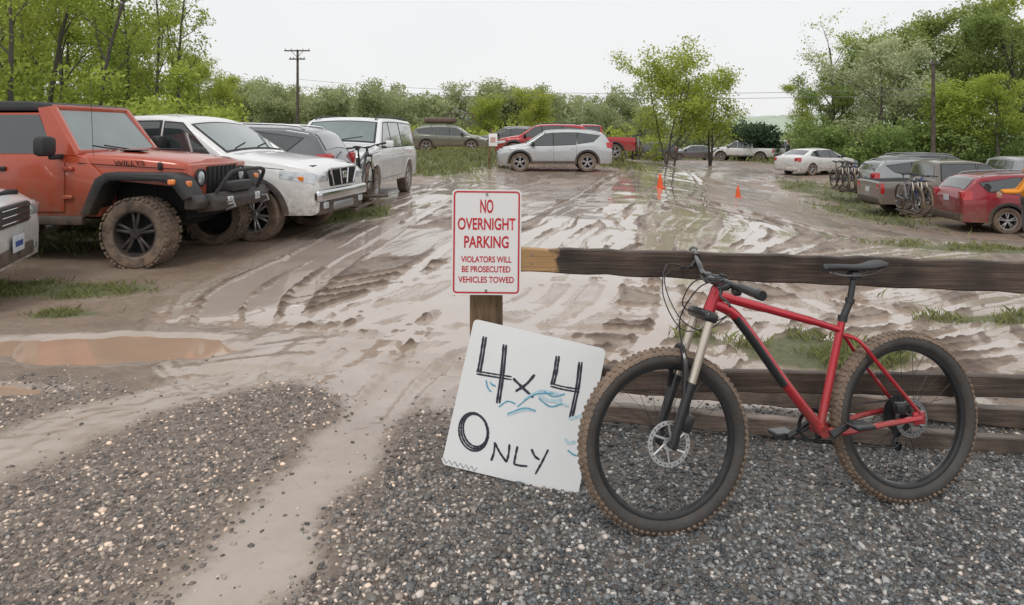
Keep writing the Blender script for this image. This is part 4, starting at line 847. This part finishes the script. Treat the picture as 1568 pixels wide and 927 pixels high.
for a,b_,h in (((.1,3.74,.10),(3.3,3.26,.02),.09),((.3,4.05,.14),(3.6,3.52,.04),.10)):
    m=Model('wooden_plank'); rail('plank',wr3,a,b_,h,h,.06); place('wooden_plank',m.meshes(),(0,0,0))
def rrect(w,h,r,n=6):
    P=[]
    for cx,cz,a0 in ((w/2-r,h/2-r,0),(-w/2+r,h/2-r,90),(-w/2+r,-h/2+r,180),(w/2-r,-h/2+r,270)):
        for k in range(n+1): a=R(a0+90*k/n); P.append((cx+r*math.cos(a),cz+r*math.sin(a)))
    return P
wh=pm('sign_white',(.80,.79,.78),.3,var=.03,vs=4); rd=pm('sign_red',(.55,.025,.035),.35,var=.1,vs=8); prd=pm('faded_red',(.55,.35,.33),.5)
def ring(w,h,r,t):
    a=rrect(w,h,r);b_=rrect(w-2*t,h-2*t,max(.002,r-t)); n=len(a); V=[(x,-.0022,z) for x,z in a]+[(x,-.0022,z) for x,z in b_]; return V,[(i,(i+1)%n,n+(i+1)%n,n+i) for i in range(n)]
SW,SH=.320,.486; px=1/331.
m=Model('parking_sign'); m.add('panel',wh,prism(rrect(SW,SH,.02),-.0012,.0012)); m.add('border',rd,ring(SW-.014,SH-.014,.018,.0075))
for z_ in (.222,-.222): m.add('bolt',M['steel'],ptube([(0,-.002,z_),(0,-.008,z_)],.006,8))
es=place('parking_sign',m.meshes(),(-.118,3.150,1.6-(371-205)*px),(0,R(.6),0))
for t,y_,w,h in (('NO',316,20,21),('OVERNIGHT',343,88,18.5),('PARKING',370.5,68,18.5),('VIOLATORS WILL',397,77,9.5),('BE PROSECUTED',412,74,9.5),('VEHICLES TOWED',428,85,9.5)):
    obj('lettering',text_mesh(t,w*px,h*px,rd,.02),es,(0,-.0024,(371-y_)*px))
bd=pm('board_white',(.76,.77,.77),.35,var=.10,vs=3); ink=pm('marker_ink',(.03,.028,.045),.5,var=.9,vs=60); blue=pm('blue_smear',(.10,.34,.48),.6,var=.5,vs=50); blue2=pm('pale_blue_smear',(.48,.63,.69),.6,var=.3,vs=60)
BW,BH=.618,.640
m=Model('painted_board'); m.add('panel',bd,prism(rrect(BW,BH,.02),-.003,.003))
e_u=np.array([203,47])/208.4; e_v=np.array([-44,209])/213.6; TL=np.array([722,493.])
A=np.linalg.inv(np.array([e_u,e_v]).T); cnt=[0]
def stroke(pts,w,mat=ink,dbl=0):
    P=[]
    for p in pts: q=A@(np.array(p,float)-TL); P.append(Vector((q[0]/208.4*BW-BW/2,0,BH/2-q[1]/213.6*BH)))
    P=spline(P,6) if len(P)>2 and dbl!=2 else [P[0].lerp(P[-1],k/8) for k in range(9)] if len(P)==2 else P
    cnt[0]+=1; y0=-.0034-.00006*cnt[0]; V=[]
    for i,p in enumerate(P):
        t=(P[min(i+1,len(P)-1)]-P[max(i-1,0)]).normalized(); n=Vector((-t.z,0,t.x)); ww=w*.5*(1+random.uniform(-.22,.22))*(.75 if i in (0,len(P)-1) else 1)
        V+= [tuple(p+n*ww+Vector((0,y0,0))),tuple(p-n*ww+Vector((0,y0,0)))]
    F=[(2*i,2*i+1,2*i+3,2*i+2) for i in range(len(P)-1)]; m.add('marker_stroke' if mat is ink else 'paint_smear',mat,(V,F))
W1=.0105
for dx,dy in ((0,0),(4,1)):
    stroke([(737+dx,519+dy),(733+dx,548+dy),(729+dx,572+dy)],W1); stroke([(727,570+dx),(750,574+dx),(781,579+dx)],W1*.7); stroke([(768+dx,531+dy),(765+dx,570),(759+dx,617)],W1)
    stroke([(849+dx,549),(846+dx,570),(841+dx,591)],W1); stroke([(840,589+dx),(860,594+dx),(884,598+dx)],W1*.7); stroke([(884+dx,558),(879+dx,595),(869+dx,639)],W1)
stroke([(783,581),(797,594),(814,609)],.012); stroke([(816,576),(803,590),(787,600)],.012)
for k in range(3):
    cx_,cy_=725+k*1.2,657-k; stroke([(cx_+(22-k*2)*math.cos(a)*1.0+3*math.sin(a),cy_+(27-k*2)*math.sin(a)) for a in np.linspace(-1.2+k*.5,5.4+k*.4,18)],.008)
LW=.0095
stroke([(752,698),(756,686),(757,672)],LW);stroke([(757,673),(765,687),(775,700)],LW);stroke([(775,700),(778,688),(779,675)],LW)
stroke([(791,678),(788,692),(786,703)],LW);stroke([(786,703),(795,705),(806,706)],LW)
stroke([(812,682),(817,692),(824,697)],LW);stroke([(837,683),(828,700),(818,717)],LW)
q=[(681+4.2*k,697+1.1*k+(3 if k%2 else -3)) for k in range(13)]; stroke(q,.0028,ink,2)
for s in ([(775,634),(800,626),(818,628)],[(800,612),(825,600),(858,606)],[(835,612),(850,616),(868,622)],[(862,668),(868,674),(878,672)],[(868,640),(884,636),(893,630)],[(822,606),(840,614),(858,612)]): stroke(s,.013,blue2)
for s in ([(762,622),(775,614),(788,618)],[(775,632),(800,624),(818,628)],[(790,622),(815,605),(845,603)],[(742,583),(745,594),(750,600)],[(866,684),(874,690),(880,692)],[(748,586),(752,590),(757,592)],[(822,610),(840,622),(858,618)],[(830,600),(845,608),(862,604)]): stroke(s,.006,blue)
cb=Vector((.058,3.075,.374))
ob=place('painted_board',m.meshes(),cb,(0,0,0)); ob.rotation_euler=(Matrix.Rotation(R(-10),3,'X')@Matrix.Rotation(R(12.6),3,'Y')).to_euler()
m=Model('notice_sign'); m.add('post',wpost,ptube([(0,0,-.1),(.05,0,.9),(.10,0,1.55)],.05,8)); m.add('panel',wh,box(.17,-.07,1.12,.34,.02,.5,.01)); m.add('panel_text',prd,box(.17,-.083,1.12,.2,.004,.22,.001,1))
place('notice_sign',m.meshes(),(-.92,27,hz(-.9,27)))
orc=pm('cone_orange',(.75,.10,.02),.5)
def cone(x,y,s):
    m=Model('traffic_cone'); m.add('base',orc,box(0,0,.015,.3,.3,.03,.01)); v,f=lathe([(.11,.03),(.085,.2),(.075,.26),(.045,.44),(.02,.5),(.001,.5)],0,0,0,20); v=[(a,c,b_) for a,b_,c in v]; m.add('cone_body',orc,(v,f))
    place('traffic_cone',m.meshes(),(x,y,hz(x,y)-.02),(0,0,.3),s)
cone(4.6,21.2,.9); cone(7.35,22.2,.78)
pw_=wood('pole_wood',(.05,.04,.032),(.13,.11,.095))
def upole(x,y,h,arm=True,r0=.16,r1=.10):
    z=hz(x,y); m=Model('utility_pole'); m.add('pole',pw_,ptube([(0,0,-.3),(0,0,h)],[r0,r1],10))
    if arm:
        for zz in (h-.12,h-.9): 
            w=1.2 if zz>h-.5 else .75
            m.add('crossarm',pw_,box(0,-.14,zz,2*w,.1,.12,.01))
            for q in (-w+.1,-w*.45,w*.45,w-.1): m.add('insulator',M['steel'],ptube([(q,-.14,zz+.06),(q,-.14,zz+.2)],.04,8))
        m.add('brace',pw_,ptube([(-.6,-.14,h-.12),(0,-.1,h-.75)],.025,5)); m.add('brace',pw_,ptube([(.6,-.14,h-.12),(0,-.1,h-.75)],.025,5))
    else:
        m.add('transformer_arm',pw_,box(0,-.08,h-.15,.5,.06,.08,.01)); m.add('insulator',M['steel'],ptube([(.2,-.08,h-.1),(.2,-.08,h+.05)],.03,8)); m.add('insulator',M['steel'],ptube([(-.2,-.08,h-.1),(-.2,-.08,h+.05)],.03,8))
    place('utility_pole',m.meshes(),(x,y,z))
upole(-20.1,64,9.35); upole(21.6,35,5.95,False,.11,.08)
wm=pm('wire',(.16,.16,.16),.6)
def wire(a,b_,sag):
    P=[]
    for k in range(31): t=k/30; P.append(Vector(a).lerp(Vector(b_),t)-Vector((0,0,sag*4*t*(1-t))))
    m=Model('power_line'); m.add('cable',wm,ptube(P,.013,5)); place('power_line',m.meshes(),(0,0,0))
wire((-20.1,63.9,6.0),(21.6,35,3.6),.6); wire((-20.1,63.9,6.7),(21.6,35,3.9),.7)
# ------------------------------------------------------------------ people
def person(x,y,head,coat,legs,arm_fwd=0,name='person'):
    z=hz(x,y); e=obj(name,None,None,(x,y,z),(0,0,R(head)))
    skin=pm('skin',(.5,.3,.22),.55); hair=pm('hair',(.03,.02,.015),.7)
    def sk(nm,pts,edges,rad,mat):
        me=bpy.data.meshes.new(nm); me.from_pydata(pts,edges,[]); me.materials.append(mat); o=obj(nm,me,e); md=o.modifiers.new('s','SKIN')
        if not me.skin_vertices: return
        for i,r in enumerate(rad): me.skin_vertices[0].data[i].radius=(r,r)
        me.skin_vertices[0].data[0].use_root=True; md.use_smooth_shade=True; s=o.modifiers.new('u','SUBSURF'); s.levels=2;s.render_levels=2
    sk('trousers',[(0,0,.98),(0,.09,.92),(0,.10,.5),(0,.11,.08),(0,-.09,.92),(.05,-.10,.5),(.0,-.11,.08)],[(0,1),(1,2),(2,3),(0,4),(4,5),(5,6)],[.13,.095,.065,.05,.095,.065,.05],legs)
    a=arm_fwd
    sk('jacket',[(0,0,.95),(0,0,1.15),(0,0,1.38),(0,0,1.5),(0,.19,1.40),(.03+a*.15,.25,1.14),(.12+a*.4,.22,.92+a*.2),(0,-.19,1.40),(.03+a*.15,-.25,1.14),(.12+a*.4,-.20,.92+a*.2)],[(0,1),(1,2),(2,3),(2,4),(4,5),(5,6),(2,7),(7,8),(8,9)],[.15,.14,.15,.06,.07,.055,.042,.07,.055,.042],coat)
    sk('boots',[(-.03,.11,.06),(.14,.12,.04)],[(0,1)],[.055,.04],M['blackpl']); sk('boots',[(-.03,-.11,.06),(.14,-.12,.04)],[(0,1)],[.055,.04],M['blackpl'])
    sk('neck',[(0,0,1.46),(.01,0,1.58)],[(0,1)],[.055,.05],skin)
    m=Model('h'); bm=bmesh.new(); bmesh.ops.create_uvsphere(bm,u_segments=16,v_segments=12,radius=1)
    for v in bm.verts:
        q=v.co; s=1-.22*max(0,-q.z); v.co=Vector((q.x*.095*s+.01,q.y*.075*s,q.z*.118+1.66))
    m.add('head',skin,bmget(bm)); m.add('nose',skin,box(.108,0,1.65,.025,.022,.04,.008))
    for s in (1,-1): m.add('ear',skin,box(.0,s*.076,1.655,.03,.015,.05,.006)); m.add('eye',M['seam'],box(.092,s*.03,1.672,.012,.02,.01,.003,1))
    m.add('mouth',M['red'],box(.098,0,1.61,.01,.04,.008,.002,1))
    bm=bmesh.new(); bmesh.ops.create_uvsphere(bm,u_segments=16,v_segments=12,radius=1)
    for v in bm.verts: q=v.co; v.co=Vector((q.x*.1-.012,q.y*.084,max(q.z,-.2)*.115+1.685))
    m.add('hair',hair,bmget(bm))
    for s in (1,-1):
        hx,hy,hz_=.13+a*.43,s*.215,.89+a*.2; m.add('hand',skin,box(hx,hy,hz_-.03,.06,.03,.08,.012))
        for k in range(4): m.add('finger',skin,ptube([(hx-.022+.015*k,hy,hz_-.06),(hx-.02+.015*k,hy-s*.005,hz_-.10),(hx-.012+.015*k,hy-s*.015,hz_-.125+.004*abs(k-1.5))],[.008,.0075,.006],6))
        m.add('thumb',skin,ptube([(hx+.03,hy,hz_-.02),(hx+.048,hy-s*.005,hz_-.055)],[.009,.007],6))
    for p,me in m.meshes(): obj(p,me,e)
person((1207-784)/1045*45,45,170,pm('dark_coat',(.02,.025,.04),.8),pm('trousers_dark',(.03,.035,.05),.8))
person(12.75,16.9,150,pm('orange_coat',(.75,.28,.02),.7),pm('trousers_gray',(.12,.12,.13),.8),1)
# ------------------------------------------------------------------ light, sky, camera
w=bpy.data.worlds.new('World'); sc.world=w; w.use_nodes=True; N,Lk=w.node_tree.nodes,w.node_tree.links; bg=N['Background']
sky=N.new('ShaderNodeTexSky'); sky.sky_type='NISHITA'; sky.sun_disc=False; sky.sun_elevation=R(55); sky.sun_rotation=R(200); sky.dust_density=4
mx=N.new('ShaderNodeMix'); mx.data_type='RGBA'; mx.inputs[0].default_value=.94; Lk.new(sky.outputs[0],mx.inputs[6])
tcw=N.new('ShaderNodeTexCoord'); nw=N.new('ShaderNodeTexNoise'); nw.inputs['Scale'].default_value=1.6; nw.inputs['Detail'].default_value=4; Lk.new(tcw.outputs['Generated'],nw.inputs['Vector'])
cw=N.new('ShaderNodeValToRGB'); cw.color_ramp.elements[0].position=.3; cw.color_ramp.elements[1].position=.7; cw.color_ramp.elements[0].color=(.93,.935,.945,1); cw.color_ramp.elements[1].color=(1,1,1,1); Lk.new(nw.outputs['Fac'],cw.inputs[0])
vm=N.new('ShaderNodeVectorMath'); vm.operation='SCALE'; vm.inputs['Scale'].default_value=8.1; Lk.new(cw.outputs[0],vm.inputs[0]); Lk.new(vm.outputs[0],mx.inputs[7])
Lk.new(mx.outputs[2],bg.inputs[0]); bg.inputs[1].default_value=.118
sl=bpy.data.lights.new('sun','SUN'); sl.energy=1.1; sl.angle=R(18); sl.color=(1,.98,.95); so=obj('sun',sl); so.rotation_euler=(R(35),0,R(-20))
sc.view_settings.view_transform='Standard'; sc.view_settings.look='None'; sc.view_settings.exposure=0
cam=bpy.data.cameras.new('camera'); cam.lens=24; cam.sensor_width=36; cam.shift_y=-.165; cam.clip_start=.05; cam.clip_end=3000
co=obj('camera',cam); co.location=(0,0,1.6); co.rotation_euler=(R(90),0,0); sc.camera=co
